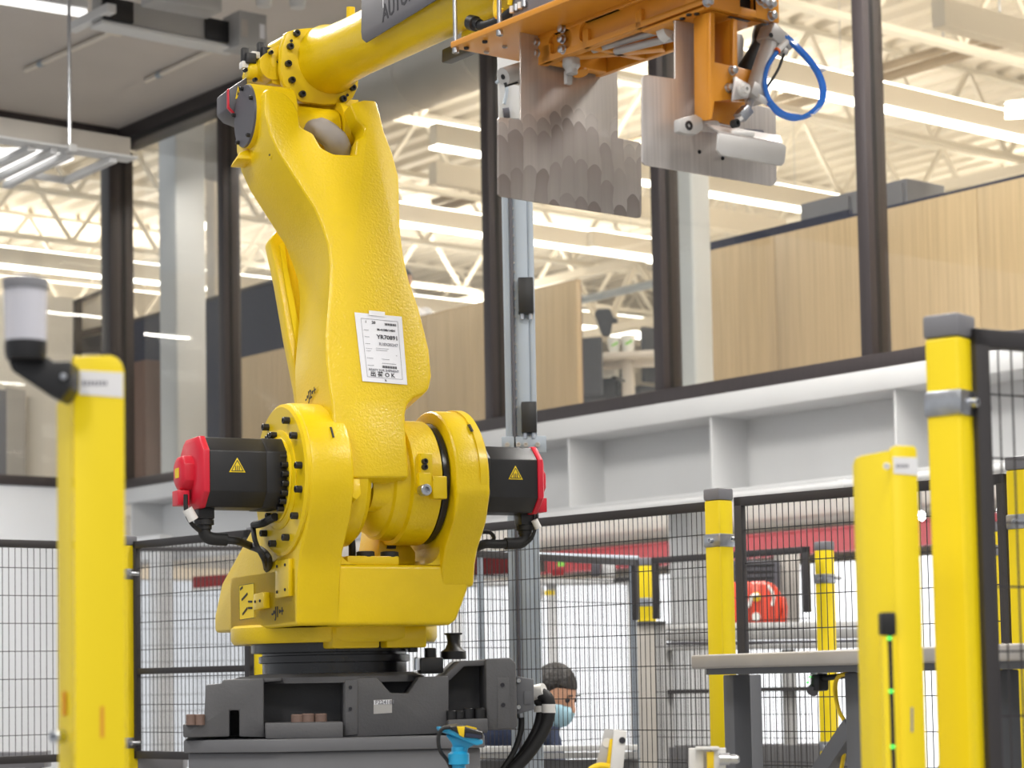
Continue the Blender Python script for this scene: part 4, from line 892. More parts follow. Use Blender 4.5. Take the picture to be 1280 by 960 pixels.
# ---- orange column
PC = P2 + D1*.03
def oc(px, py, o_=0): return on1(px, py, PC+D1*o_)
cf = .06
MB().prism([oc(867, 20), oc(884, 16, cf), oc(884, 150, cf), oc(868, 151)], D2*.010).build('column_side', OR, gq, .001)
MB().prism([oc(884, 16, cf), oc(889.5, 18, cf), oc(889.5, 79, cf), oc(912, 84, cf), oc(912, 24, cf), oc(917.5, 26, cf), oc(918, 84, cf), oc(909, 126, cf), oc(889, 128, cf), oc(886, 150, cf), oc(884, 150, cf)], D1*.010).build('column_front', OR, gq, .0015)
MB().prism([oc(912, 24, cf), oc(918, 26, cf), oc(918, 84, cf), oc(912, 84, cf)], D1*-.05).build('column_flange', OR, gq, .001)
MB().prism([oc(889, 22, .0), oc(913, 26, .0), oc(913, 150, .0), oc(889, 150, .0)], D1*.006).build('column_back', OR, gq, .001)
MB().prism([oc(918, 84, cf-.01), oc(942, 90, cf-.01), oc(936, 128, cf-.01), oc(909, 126, cf-.01)], D1*.008).build('cylinder_bracket', OR, gq, .002)
MB().prism([oc(888, 128, .02), oc(934, 128, .02), oc(916, 158, .02), oc(886, 152, .02)], D1*.008).build('lower_gusset', OR, gq, .002)
for p in ((915.5, 88), (911, 110)): bolt(oc(*p, cf+.012), D1, .008, .01, M['steel'], gq, 'hex')
# silver clevis plate + pin
MB().prism([oc(917, 96, .085), oc(936, 107, .085), (oc(937, 112, .085)), oc(933, 123, .085), oc(914, 126, .085)], D1*.005).build('clevis_plate', M['stainless'], gq, .001)
MB().prism([oc(917, 96, .05), oc(917, 96, .088), oc(914, 126, .088), oc(914, 126, .05)], D2*.004).build('clevis_side', M['stainless'], gq)
q = oc(927, 113, .09); MB().lathe(q, D1, [(0, .013), (.008, .013), (.009, .009), (.016, .009), (.016, .004), (.01, .004)], 18).build('pivot_pin', M['white_plastic'], gq)
# cylinder
ca, cb = oc(966, 44, .07), oc(939, 124, .07)
cdv = (ca-cb).normalized()
MB().cyl(cb, ca, .0185, n=28).build('cylinder_barrel', M['alu'], gq)
cx1 = cdv.cross(D1).normalized()
MB().box(ca-cdv*.005, (.045, .044, .035), (cx1, D1, cdv)).build('cylinder_head', M['alu'], gq, .004)
MB().box(cb+cdv*.012, (.043, .042, .03), (cx1, D1, cdv)).build('cylinder_foot', M['alu'], gq, .004)
q = ca+D1*.022-cx1*.0; bolt(oc(963.5, 44, .093), D1, .005, .002, M['black'], gq)
ra = cb-cdv*.03; MB().cyl(ra, cb+cdv*.01, .008, n=14).build('piston_rod', M['steel'], gq)
rc = oc(924, 148, .07); MB().bar(ra+cdv*.006, rc, .022, .022, D1).build('rod_clevis', M['zinc'], gq, .002)
MB().bar(rc+(ra-rc)*.2, rc-(ra-rc)*.45, .007, .02, D1).build('rod_eye', M['white_plastic'], gq, .001)
q = oc(917, 155, .085); bolt(q, D1, .009, .012, M['black'], gq)
# lower clamp flap
fN = (D1*.85 - ZV*.0 + D2*.0).normalized(); PF = oc(935, 180, .10)
MB().prism([onp(px, py, PF, fN) for px, py in ((896, 168), (898, 167), (978, 181), (981, 184), (979, 204), (975, 208), (906, 196), (899, 194), (894.5, 188))], fN*.005).build('clamp_flap', M['alu'], gq, .0012)
MB().prism([oc(898, 166, .10), oc(978, 181, .10), oc(975, 172, .02), oc(880, 155, .02)], ZV*.004).build('flap_web', M['stainless'], gq)
MB().prism([oc(910, 164, .08), oc(937, 166, .08), oc(936, 174, .08), oc(909, 171, .08)], D1*.02).build('eye_base', M['white_plastic'], gq, .006)
# pivot link with hexagonal end
hx = oc(860, 157, .015)
MB().prism([oc(850, 148, .02), oc(863, 145, .02), oc(873, 151, .02), oc(872, 164, .02), oc(864, 170, .02), oc(850, 169, .02), (oc(842, 166, .02)), oc(842, 151, .02)], D1*.016).build('pivot_end', M['alu'], gq, .002)
MB().lathe(oc(860.5, 157, .035), D1, [(0, .0095), (.003, .0095), (.003, .004), (-.01, .004)], 20).build('pivot_hole', M['black'], gq)
MB().prism([oc(872, 150, .03), oc(896, 151, .03), oc(899, 156, .03), oc(899, 166, .03), oc(872, 164, .03)], D1*.004).build('link_plate', M['stainless'], gq, .002)
MB().prism([oc(930, 161, .012), oc(953, 163, .012), oc(955, 167, .012), oc(954, 176, .012), oc(930, 174, .012)], D1*.002).build('slot_recess', M['ink_grey'], gq)
# fittings and hoses
for a, b, m_ in (((983, 52, .09), (972, 63, .09), 'white_plastic'), ((947, 121, .09), (960, 128, .09), 'white_plastic')):
    MB().cyl(oc(*a), oc(*b), .007, n=14).build('air_fitting', M[m_], gq)
    MB().cyl(oc(*b), oc(*b)+(oc(*b)-oc(*a)).normalized()*.004, .0075, n=14).build('release_ring', M['orange_ring'], gq)
MB().box(oc(979, 65, .085), (.014, .02, .014), (cx1, D1, cdv)).box(oc(984, 56, .085), (.018, .02, .02), (cx1, D1, cdv)).build('valve_body', M['alu'], gq, .003)
MB().tube(smooth_path([oc(980, 67, .09), oc(974, 84, .09), oc(966, 98, .09), oc(958, 110, .085)], 5), .003, 8).build('sensor_cable', M['black_rub'], gq)
loop = [(963, 27, .05), (972, 36, .07), (990, 52, .09), (1010, 72, .10), (1024, 92, .10), (1030, 112, .10), (1026, 130, .10), (1012, 143, .10), (994, 148, .10), (976, 142, .10), (961, 129, .10)]
MB().tube(smooth_path([oc(*p) for p in loop], 8), .0058, 10).build('air_hose', M['tube_blue'], gq)
MB().tube(smooth_path([oc(p[0]-2.5, p[1]+.5, p[2]+.004) for p in loop[:-1]]+[oc(964, 132, .10)], 8), .0052, 10).build('air_hose', M['tube_blue'], gq)
MB().tube(smooth_path([oc(971, 65, .09), oc(960, 82, .09), oc(956, 100, .09), oc(958, 115, .095), oc(964, 128, .10), (oc(980, 142, .10)), oc(1000, 146, .1)], 8), .005, 10).build('air_hose', M['tube_blue'], gq)
for p in ((1027, 88, .10), (1010, 144, .10)): q = oc(*p); MB().box(q, (.018, .018, .006), (D1, D2, (D2+ZV*.6).normalized())).build('hose_tie', M['white_plastic'], gq, .002)
MB().tube(smooth_path([oc(958, 22, .0), oc(950, 40, .0), oc(948, 56, .0), oc(940, 72, .0), oc(928, 90, .0)], 6), .016, 12).build('corrugated_hose', M['black_rub'], gq)
# left actuator under the plate
a0, a1 = on1(629, 96, P1+D2*.0-D1*.06), on1(660, 86, P1-D1*.06)
MB().cyl(a0, a1, .020, n=24).build('side_actuator', M['alu'], gq); bolt(a0, (a0-a1), .006, .002, M['black'], gq)
MB().box(a1-ZV*.028-D2*.02, (.03, .03, .02), GAx).build('actuator_mount', M['alu'], gq, .002)
MB().bar(on1(632, 106, P1-D1*.06), on1(655, 99, P1-D1*.06), .01, .01).build('sensor_strip', M['black'], gq)
# cables and boxes on top of the plate
def tp(px, py, t=.12): return onp(px, py, pl0+D2*t, D2)
MB().tube(smooth_path([tp(592, 30, .18), tp(605, 32, .18), tp(625, 25, .18), tp(645, 10, .18), tp(665, -8, .18)], 6), .011, 12).build('air_hose', M['black_rub'], gq)
MB().lathe(tp(588, 28, .18), (tp(600, 31, .18)-tp(588, 28, .18)), [(0, .018), (.022, .018), (.024, .013), (.04, .013)], 18).build('hose_end', M['black'], gq)
MB().tube(smooth_path([tp(626, 10, .1), tp(621, 20, .1), tp(620, 6, .1), tp(624, -12, .1)], 6), .007, 10).build('cable', M['cable_yellow'], gq)
MB().tube(smooth_path([tp(637, 6, .1), tp(640, -6, .1), tp(646, -14, .1)], 6), .006, 10).build('cable', M['cable_yellow'], gq)
MB().box(tp(690, 2, .14)+ZV*.01, (.2, .07, .06), GAx).build('valve_terminal', M['cap_grey'], gq, .004)
for k in range(4): MB().cyl(tp(640+k*5, 16-k*2.5, .10), tp(640+k*5, 8-k*2.5, .10), .006, n=10).build('push_fitting', M['steel'] if k % 2 else M['white_plastic'], gq)
# wrist joint joining the forearm and the gripper (above the frame)
wr_ = c0+FD*1.83
MB().cyl(wr_+ZV*.08, V((wr_.x, wr_.y, zP+.12)), .09, n=32).build('wrist', M['yellow'], rob)
MB().cyl(V((wr_.x, wr_.y, zP+.12)), V((wr_.x, wr_.y, zP+TH_P)), .07, n=32).build('tool_flange', M['black'], rob)
# ================================================================== OFFICE CONTENT (behind the glass)
ZF = 3.28
JW = -1.5
def onj(px, py, j): return onp(px, py, bw(0, j, 0), E2)
def ij(px, py, j): p = onj(px, py, j); return (p-K).dot(E1), p.z
zt = onj(695, 358, JW).z
i_a, i_b = ij(301, 500, JW)[0], ij(722, 450, JW)[0]; i_c, i_d = ij(860, 400, JW)[0], ij(1400, 300, JW)[0]+6
def wood_wall(ia, ib, n, lab):
    t = thing('wood_partition', bw((ia+ib)/2, JW, ZF), lab, 'partition')
    for k in range(n):
        a, b = ia+(ib-ia)*k/n, ia+(ib-ia)*(k+1)/n; bb(MB(), a+.003, b-.003, JW, JW-.05, ZF, zt).build('panel', M['wood'], t, .002)
    bb(MB(), ia, ib, JW-.05, JW-.055, ZF, zt-.01).build('backing', M['brownp'], t)
    bb(MB(), ia, ib, JW-.005, JW-.05, zt, zt+.02).build('top_trim', M['navy'] if ia > 5 else M['wood'], t)
    return t
wood_wall(i_a, i_b, 5, 'long oak office partition behind the robot arm, ending at the desk')
wood_wall(i_c, i_d, 11, 'tall oak office partition filling the right hand windows')
ia, _ = ij(890, 310, JW-.3); ib, za = ij(1062, 262, JW-.3)
t = thing('screen_panel', bw((ia+ib)/2, JW-.3, ZF), 'dark navy screen panel rising behind the right oak partition', 'screen')
bb(MB(), ia, ib, JW-.28, JW-.33, ZF, za-.0).build('panel', M['navy'], t, .004)
ia2, zb2 = ij(1000, 255, JW-.6); t = thing('cabinet', bw(ia2+.4, JW-.8, ZF), 'grey cabinet top showing above the navy screen by the right mullion', 'cabinet')
bb(MB(), ia2, ia2+1.0, JW-.6, JW-1.0, ZF, zb2).build('body', M['cap_grey'], t, .01)
for k in (0, 1): bb(MB(), ia2+.02+k*.49, ia2+.48+k*.49, JW-.585, JW-.6, ZF+.05, zb2-.03).build('door', M['cap_grey'], t, .004)
# round-edged building columns
def column(px0, px1, py, j, lab, m_='office_white', z1=ZD):
    a, b = ij(px0, py, j)[0], ij(px1, py, j)[0]; w_ = (b-a)*.55
    t = thing('building_column', bw((a+b)/2, j-w_/2, ZF), lab, 'column')
    bb(MB(), a, a+w_, j, j-w_, ZF, z1).build('shaft', M[m_], t, .02, 3); bb(MB(), a-.02, a+w_+.02, j+.02, j-w_-.02, ZF, ZF+.1).build('base', M[m_], t)
column(199, 239, 400, -.55, 'pale square column behind the narrow left office pane', 'girder')
column(845, 887, 400, -.55, 'pale square column right of the desk behind the glass', 'girder')
column(258, 278, 450, -2.8, 'slim beige column beside the navy panel on the left', 'desk')
ia, ib = ij(150, 480, -2.4)[0], ij(300, 480, -2.4)[0]; zn = ij(185, 397, -2.4)[1]
t = thing('navy_partition', bw((ia+ib)/2, -2.4, ZF), 'navy office partition behind the left panes', 'partition')
bb(MB(), ia-2.5, ib+2.2, -2.4, -2.46, ZF, zn).build('panel', M['navy'], t, .005); bb(MB(), ia-2.5, ib+2.2, -2.39, -2.47, zn, zn+.03).build('cap_rail', M['dark_frame'], t)
i2, z2 = ij(174, 458, -2.3); i3, z3 = ij(197, 560, -2.3)
t = thing('brown_locker', bw((i2+i3)/2, -2.3, ZF), 'brown locker panel beside the pale column on the left', 'locker')
bb(MB(), i2, i3+.1, -2.1, -2.35, ZF, z2).build('body', M['brownp'], t, .01); bb(MB(), i2+.02, i3+.08, -2.09, -2.1, ZF+.06, z2-.05).build('door', M['brownp'], t, .003)
a = bw(ij(243, 500, -1.2)[0], -1.2, 0); t = thing('service_pipe', a+ZV*ZF, 'thin white service pipe left of the slim beige column', 'pipe')
MB().cyl(a+ZV*ZF, a+ZV*(ZD-.02), .03, n=14).build('tube', M['girder'], t); MB().cyl(a+ZV*(ZF+.9), a+ZV*(ZF+.96), .04, n=14).build('clip', M['zinc'], t)
# disc pendant lamps
for px, py, j, lab in ((240, 282, -3.2, 'round glowing disc lamp in the narrow left pane'), (852, 351, -6, 'round disc lamp beside the pale column right of the desk')):
    p = onj(px, py, j); t = thing('disc_lamp', p, lab, 'lamp'); r_ = .27
    MB().lathe(p, ZV, [(0, r_*.96), (.02, r_), (.05, r_), (.06, r_*.9)], 40).build('shade', M['office_white'], t); MB().lathe(p-ZV*.004, ZV, [(0, r_*.9), (.006, r_*.93)], 40).build('diffuser', M['lamp'], t)
    MB().wire(p+ZV*.06, V((p.x, p.y, ZD)), .004).build('hanger', M['zinc'], t)
# desk with cups, chairs
JD = -3.0
pd0 = onj(722, 420, JD); zdk = onj(780, 428, JD).z; pa_, pb_ = onj(700, 425, JD), onz(838, 436, zdk)
dd = gnd(pb_-pa_).normalized(); de = ZV.cross(dd); L_ = (gnd(pb_)-gnd(pa_)).length; o_ = gnd(pa_)+de*.0
t = thing('office_desk', gnd(pa_.lerp(pb_, .5))+ZV*ZF, 'pale standing desk seen through the gap between oak partitions', 'desk')
cc = o_+dd*L_/2+de*.35
MB().box(cc+ZV*(zdk-.025), (L_+.3, .7, .05), (dd, de, ZV)).build('top', M['desk'], t, .008)
pl_ = gnd(onp(785, 460, o_+de*.2, de)); MB().box(pl_+ZV*(ZF+zdk-.05)/2, (.10, .10, zdk-.05-ZF), (dd, de, ZV)).build('leg', M['desk'], t, .01)
MB().box(pl_-dd*1.0+ZV*(ZF+zdk-.05)/2, (.10, .10, zdk-.05-ZF), (dd, de, ZV)).build('leg', M['desk'], t, .01)
MB().box(pl_+dd*.0+ZV*(zdk-.08)+de*.05, (.5, .08, .06), (dd, de, ZV)).build('bracket', M['desk'], t, .005)
MB().box(pl_-dd*.42+de*.3+ZV*(zdk-.28), (.55, .04, .35), (dd, de, ZV)).build('modesty_panel', M['chair_mesh'], t, .005)
for px, py, h, lab in ((767.5, 424, .135, 'left paper cup with green leaf print standing on the pale desk'), (785, 424, .15, 'right paper cup with green leaf print standing on the pale desk')):
    p = gnd(onp(px, py, o_+de*.10, de))+ZV*zdk; t = thing('paper_cup', p, lab, 'cup', 'paper cups on the desk')
    MB().lathe(p, ZV, [(0, h*.30), (h*.02, h*.31), (h*.98, h*.43), (h, h*.44), (h, h*.41), (h*.6, h*.36)], 28).build('body', M['cup'], t)
    tc_ = (gnd(CP)-gnd(p)).normalized(); sx_ = ZV.cross(tc_)
    for k, (u, v) in enumerate(((.04, .55), (-.06, .48), (.10, .62))):
        c_ = p+tc_*h*.385+sx_*h*u*1.6+ZV*h*v; MB().prism([c_+sx_*h*.13, c_+ZV*h*.10+sx_*h*.02, c_-sx_*h*.12, c_-ZV*h*.07], tc_*.004-tc_*.002).build('leaf_print', M['leaf'], t)
p = gnd(onp(752, 420, o_+de*.25, de))+ZV*zdk; t = thing('desk_monitor', p, 'dark rounded monitor back standing left of the paper cups', 'monitor')
MB().prism([onp(x, y, p, de) for x, y in ((742, 392), (746, 386), (762, 385), (766, 395), (762, 420), (752, 420))], de*.05).build('back_shell', M['chair_mesh'], t, .02, 3)
MB().prism([onp(x, y, p, de) for x, y in ((764, 396), (771, 398), (772, 403), (764, 404))], de*.05).build('side_knob', M['chair_mesh'], t, .01)
t = thing('paper_tray', p-dd*.35, 'black wire letter tray at the left end of the pale desk', 'tray')
for k in range(5): MB().box(p-dd*(.42)+ZV*(.03+.035*k)+de*.1, (.28, .2, .008), (dd, de, ZV)).build('shelf', M['fence_black'], t)
for s_ in (-.13, .13): MB().box(p-dd*(.42-s_)+ZV*.1+de*.1, (.01, .2, .2), (dd, de, ZV)).build('side', M['fence_black'], t)
def office_chair(p, rz, lab):
    t = thing('office_chair', p, lab, 'chair', 'office chairs by the desk'); d = V((math.cos(rz), math.sin(rz), 0)); e = ZV.cross(d); ax = (d, e, ZV)
    MB().box(p+ZV*.47, (.48, .48, .07), ax).build('seat', M['chair_mesh'], t, .03, 3); MB().box(p-d*.25+ZV*.78, (.05, .44, .5), ax).build('backrest', M['chair_mesh'], t, .02, 3)
    MB().cyl(p+ZV*.12, p+ZV*.44, .03).build('gas_lift', M['black'], t)
    for k in range(5): a = rz+k*math.pi*.4; q = p+V((math.cos(a)*.3, math.sin(a)*.3, .07)); MB().bar(p+ZV*.1, q, .04, .03).build('foot', M['black'], t, .004); MB().sphere(q-ZV*.04, .03, 10, 6).build('castor', M['black'], t)
    for s_ in (-1, 1): MB().bar(p+e*s_*.27+ZV*.47, p+e*s_*.27+ZV*.68, .03, .04).bar(p+e*s_*.27-d*.1+ZV*.69, p+e*s_*.27+d*.14+ZV*.69, .05, .03).build('armrest', M['black'], t, .005)
zz_ = ZF
office_chair(gnd(onj(735, 470, JD-.1))+ZV*(onj(735, 508, JD-.1).z-.47), 1.2, 'dark office chair under the left end of the pale desk')
office_chair(gnd(onj(804, 455, JD-1.0))+ZV*(onj(804, 492, JD-1.0).z-.47), 2.2, 'dark office chair behind the desk leg, right of the paper cups')
# boxes on a shelf under the desk
t = thing('white_carton', onj(745, 465, JD-.5), 'white carton below the desk top left of the desk leg', 'carton'); c_ = onj(747, 463, JD-.5)
MB().box(c_, (.36, .2, .14), (dd, de, ZV)).build('body', M['cup'], t, .004); MB().box(c_+ZV*.075, (.38, .22, .02), (dd, de, ZV)).build('lid', M['cup'], t, .003)
# spiral duct parallel to the glass wall
a_ = onj(520, 96, -1.3); i0_ = (a_-K).dot(E1); t = thing('ventilation_duct', a_, 'large round galvanised duct behind the glass, right of the robot elbow', 'duct')
MB().cyl(bw(i0_-3.2, -1.3, a_.z), bw(i0_+7, -1.3, a_.z), .27, n=36).build('tube', M['galv'], t)
for k in range(-3, 8): MB().lathe(bw(i0_+k*.9, -1.3, a_.z), E1, [(0, .27), (.01, .28), (.03, .28), (.04, .27)], 36).build('seam', M['galv'], t)
# conduits in the office roof
for (px, py, j0, j1, z, r_, lab) in ((760, 345, -5, -16, 6.2, .05, 'grey blue conduit under the office roof left of the mullion'), (1180, 75, -1.5, -12, 7.0, .06, 'tan sprinkler pipe under the roof deck at the upper right'), (1250, 40, -1.5, -12, 7.0, .05, 'second tan sprinkler pipe near the upper right corner')):
    p = onz(px, py, z); i = (p-K).dot(E1); t = thing('roof_pipe', bw(i, j0, z), lab, 'pipe')
    if px == 760: MB().cyl(bw(i-6, -8, z), bw(i+6, -8, z), r_, n=12).build('tube', M['alu_post'], t)
    else: j_ = (p-K).dot(E2); MB().cyl(bw(i-8, j_, z), bw(i+8, j_, z), r_*.8, n=12).build('tube', M['pipe_tan'], t); MB().cyl(bw(i, j_, z), bw(i, j_, ZD-.02), .012, n=8).build('hanger', M['zinc'], t)
# room beyond the left glass wall
pw = at(60, 470, 24); 
t = thing('meeting_booth', bw(-4, 1.5, ZF), 'white booth wall with dark framed opening behind the left glass', 'booth')
def onl(px, py, i): return onp(px, py, bw(i, 0, 0), E1)
A_ = [onl(-40, 620, -3.6), onl(91, 620, -3.6), onl(91, 372, -3.6), onl(-40, 366, -3.6)]
MB().prism(A_, -E1*.15).build('wall', M['office_white'], t)
A_ = [onl(91, 620, -3.9), onl(150, 620, -3.9), onl(150, 352, -3.9), onl(91, 376, -3.9)]
MB().prism(A_, -E1*.1).build('side_wall', M['office_white'], t)
for q_ in (((91, 376), (150, 352), (150, 358), (91, 382)), ((91, 376), (100, 374), (100, 470), (91, 470)), ((91, 416), (150, 402), (150, 410), (91, 425))): MB().prism([onl(*p, -3.88) for p in q_], E1*.05).build('frame', M['dark_frame'], t)
MB().prism([onl(*p, -3.87) for p in ((100, 423), (128, 417), (128, 440), (100, 440))], E1*.03).build('dark_panel', M['chair_mesh'], t)
MB().prism([onl(*p, -3.85) for p in ((126, 408), (150, 402), (150, 470), (126, 470))], E1*.04).build('navy_panel', M['navy'], t)
for (x0, x1, m_) in ((-30, 8, 'cap_grey'), (8, 32, 'galv')): MB().prism([onl(*p, -3.5) for p in ((x0, 620), (x1, 620), (x1, 488), (x0, 484))], -E1*.03).build('blind', M[m_], t)
# ================================================================== HALL CEILING EQUIPMENT
def zc(px, py, z): return onz(px, py, z)
t = thing('busbar_trunking', zc(200, 30, 6.1), 'grey busbar trunking with black joint blocks under the ceiling', 'trunking')
a, b = zc(120, 12, 6.05), zc(292, 46, 6.05); dv = (b-a).normalized(); sv = ZV.cross(dv)
MB().bar(a, b, .12, .16).build('trunk', M['pipe_grey'], t, .004)
MB().bar(a-ZV*.1-sv*.0, b-ZV*.1, .16, .025).build('support_strut', M['girder'], t, .003)
for px, py, L_ in ((143, 15, .22), (272, 41, .26)): q = zc(px, py, 6.05); MB().bar(q-dv*L_/2, q+dv*L_/2, .13, .145).build('joint_block', M['black'], t, .006)
q = zc(306, 42, 6.05); MB().box(q, (.22, .22, .24), (dv, sv, ZV)).build('tap_off_box', M['pipe_grey'], t, .006)
sd_ = sv if sv.dot(CP-q) > 0 else -sv
MB().box(q+sd_*.111-dv*.07, (.05, .002, .12), (dv, sd_, ZV)).build('box_label', M['table_top'], t); MB().box(q+sd_*.111+dv*.07, (.04, .002, .10), (dv, sd_, ZV)).build('box_notice', M['paper'], t)
a2, b2_ = zc(185, -6, 6.0), zc(268, 10, 6.0); t = thing('cable_tray', a2, 'dark grey cable tray at the top edge above the trunking', 'tray')
MB().bar(a2, b2_, .2, .1).build('tray', M['pipe_grey'], t, .004); MB().bar(zc(140, 14, 6.2), zc(255, 24, 6.2), .1, .02).build('lid', M['girder'], t)
q = zc(112, 24, 6.02); MB().bar(q-E1*.25, q+E1*.3, .07, .06).build('bracket_arm', M['girder'], t, .004)
for (a, b, lab) in (((32, 88), (152, 35), 'pale conduit fixed flat to the ceiling at upper left'), ((183, 101), (284, 54), 'thin conduit with blue coupling on the ceiling beside the trunking')):
    p, q = zc(*a, ZSOF-.03), zc(*b, ZSOF-.03); t = thing('ceiling_conduit', p, lab, 'conduit'); MB().cyl(p, q, .02, n=12).build('tube', M['ceil'] if False else M['office_white'], t)
    c_ = p.lerp(q, .17); MB().cyl(c_-(q-p).normalized()*.03, c_+(q-p).normalized()*.03, .026, n=12).build('coupling', M['alu_post'], t)
    c_ = p.lerp(q, .97); MB().box(c_, (.2, .12, .05), (E1, E2, ZV)).build('junction_box', M['office_white'], t, .004)
p, q = zc(-60, -10, 6.3), zc(106, 17, 6.3); t = thing('strip_lamp', p, 'lit strip lamp under the ceiling in the upper left corner', 'lamp'); d_ = (q-p).normalized()
MB().bar(p+ZV*.05, q+ZV*.05, .12, .06).build('housing', M['girder'], t, .004); MB().bar(p, q, .10, .03).build('diffuser', M['lamp_soft'], t, .004)
for px, py in ((330, 8), (372, 10)): 
    q = zc(px, py, 6.2); t = thing('spot_lamp', q, 'small clear spot lamp hanging above the robot elbow' if px < 350 else 'small spot lamp right of the other one above the robot elbow', 'lamp')
    MB().lathe(q, ZV, [(0, .05), (.05, .06), (.06, .03), (.10, .03)], 18).build('head', M['girder'], t); MB().cyl(q+ZV*.1, V((q.x, q.y, ZSOF)), .012, n=8).build('stem', M['pipe_grey'], t)
# white hanging frame near the corner
t = thing('hanging_frame', bw(4.0, 2.5, 4.6), 'white suspended channel frame with lit panel at the left', 'frame')
IF = 4.0
def oni(px, py, i=IF): return onp(px, py, bw(i, 0, 0), E1)
p0, p1 = oni(159, 174), oni(-60, 139); p0b = oni(159, 201)
MB().prism([p0, p1, oni(-60, 168), p0b], E1*.05).build('channel_beam', M['galv'], t, .004)
MB().prism([p0b, oni(-60, 168), oni(-60, 168)+E1*.15, p0b+E1*.15], ZV*-.015).build('beam_lip', M['girder'], t)
zfr = p0b.z-.03
for (a, b, w_) in (((142, 199), (82, 226), .055), ((88, 192), (8, 232), .055), ((68, 188), (-10, 226), .05), ((40, 185), (-20, 214), .06)):
    p, q = onz(*a, zfr), onz(*b, zfr); MB().bar(p, q, w_, .045).build('strut', M['girder'], t, .004)
p, q = onz(84, 226, zfr), onz(40, 219, zfr); MB().bar(p, q, .05, .04).build('strut', M['girder'], t, .004)
MB().prism([onz(0, 226, zfr+.03), onz(40, 219, zfr+.03), onz(92, 200, zfr+.03), onz(60, 190, zfr+.03), onz(-10, 190, zfr+.03)], ZV*.03).build('lit_panel', M['lamp_soft'], t)
q = onz(87, 190, zfr); MB().cyl(q, V((q.x, q.y, ZSOF)), .012, n=10).build('hanger_rod', M['steel'], t); MB().box(q+ZV*.02, (.1, .06, .05), (E1, E2, ZV)).build('clamp', M['girder'], t, .005)
# ================================================================== STEEL MAST behind robot
dM = 7.95
pm_ = gnd(at(652, 560, dM)); t = thing('sensor_mast', pm_, 'tall blue grey aluminium mast with black boxes behind the robot shoulder', 'mast')
def om(px, py, off=0): return onp(px, py, pm_+V((0, -off, 0)), V((0, 1, 0)))
zl = onp(652, 60, pm_, V((0,1,0))).z
for x0, x1, m_ in ((632, 641, 'alu_post'), (645, 663, 'alu_post'), (641, 645, 'disc_grey'), (663, 671, 'alu_post')):
    x_0, x_1 = om(x0, 520).x, om(x1, 520).x; off = -.02 if x0 == 641 else (.012 if x0 == 663 else 0)
    MB().box(V(((x_0+x_1)/2, pm_.y-off*-1, zl/2)), (x_1-x_0, .10, zl)).build('profile', M[m_], t, .003)
for y0, y1 in ((348, 392), (503, 541)):
    a, b = om(649.5, y0, .06), om(672, y1, .06); dx_ = 1 if y0 > 400 else -4
    c_ = om(660.5+dx_*.8, (y0+y1)/2, .07); MB().box(c_, (abs(om(670, 500).x-om(651, 500).x), .05, abs(a.z-b.z))).build('black_box', M['black'], t, .004)
    for k in (-1, 1): MB().cyl(c_-ZV*abs(a.z-b.z)*.5+V((k*.015, 0, 0)), c_-ZV*(abs(a.z-b.z)*.5+.02)+V((k*.015, 0, 0)), .007, n=8).build('connector', M['steel'], t)
for k in range(26): 
    z_ = om(643, 265+k*11.2).z; bolt(V((om(642, 400).x+.004, pm_.y-.055, z_)), V((0,-1,0)), .004, .006, M['table_top'], t, name='rivet')
c_ = om(655, 556, .06); MB().box(c_, (.16, .02, .06)).build('splice_plate', M['alu_post'], t, .003)
for x in (634, 648, 657, 672): bolt(om(x, 556, .071), V((0,-1,0)), .009, .008, M['table_top'], t)
MB().box(om(637, 110, .06), (.085, .05, .24)).build('head_plate', M['girder'], t, .004); MB().cyl(om(629, 142, .1), om(637, 141, .1), .02, n=16).build('head_roller', M['disc_grey'], t)
MB().tube(smooth_path([om(620, 104, .1), om(626, 99, .1), om(632, 96, .1), om(633, 115, .1), om(630, 130, .1)], 5), .006, 8).build('hose', M['alu_post'], t)
# ================================================================== STEEL TABLE on the right
ZT = 1.653
ta, tb_ = onz(863, 819, ZT), onz(1330, 802, ZT); td = gnd(tb_-ta).normalized(); te = ZV.cross(td); te = te if te.y > 0 else -te
tl = thing('steel_table', gnd(ta+td*.8), 'long steel topped work table with grey legs right of the robot', 'table')
TL = gnd(tb_-ta).length
MB().box(gnd(ta)+td*TL/2+te*.35+ZV*(ZT-.017), (TL, .7, .034), (td, te, ZV)).build('top', M['table_top'], tl, .006, 3)
MB().box(gnd(ta)+td*(TL/2+.02)+te*.35+ZV*(ZT-.041), (TL-.04, .66, .016), (td, te, ZV)).build('apron', M['grey_frame'], tl)
def tleg(px, py, back, w_=.05):
    p = gnd(onp(px, py, gnd(ta)+te*back, te)); MB().box(p+ZV*(ZT-.05)/2, (w_, w_, ZT-.05), (td, te, ZV)).build('leg', M['grey_frame'], tl, .004); return p
l1 = tleg(922, 900, .12); l2 = tleg(1080, 900, .12, .06); l3 = tleg(1250, 900, .12, .06); tleg(938, 900, .58)
zq = lambda px, py: onp(px, py, gnd(ta)+te*.12, te)
MB().bar(zq(1016, 985), zq(1068, 908), .04, .045).build('brace', M['grey_frame'], tl, .003); MB().bar(zq(1170, 990), zq(1245, 890), .04, .045).build('brace', M['grey_frame'], tl, .003)
t = thing('table_sensor', zq(1025, 845), 'small black sensor with green lights clamped under the table', 'sensor')
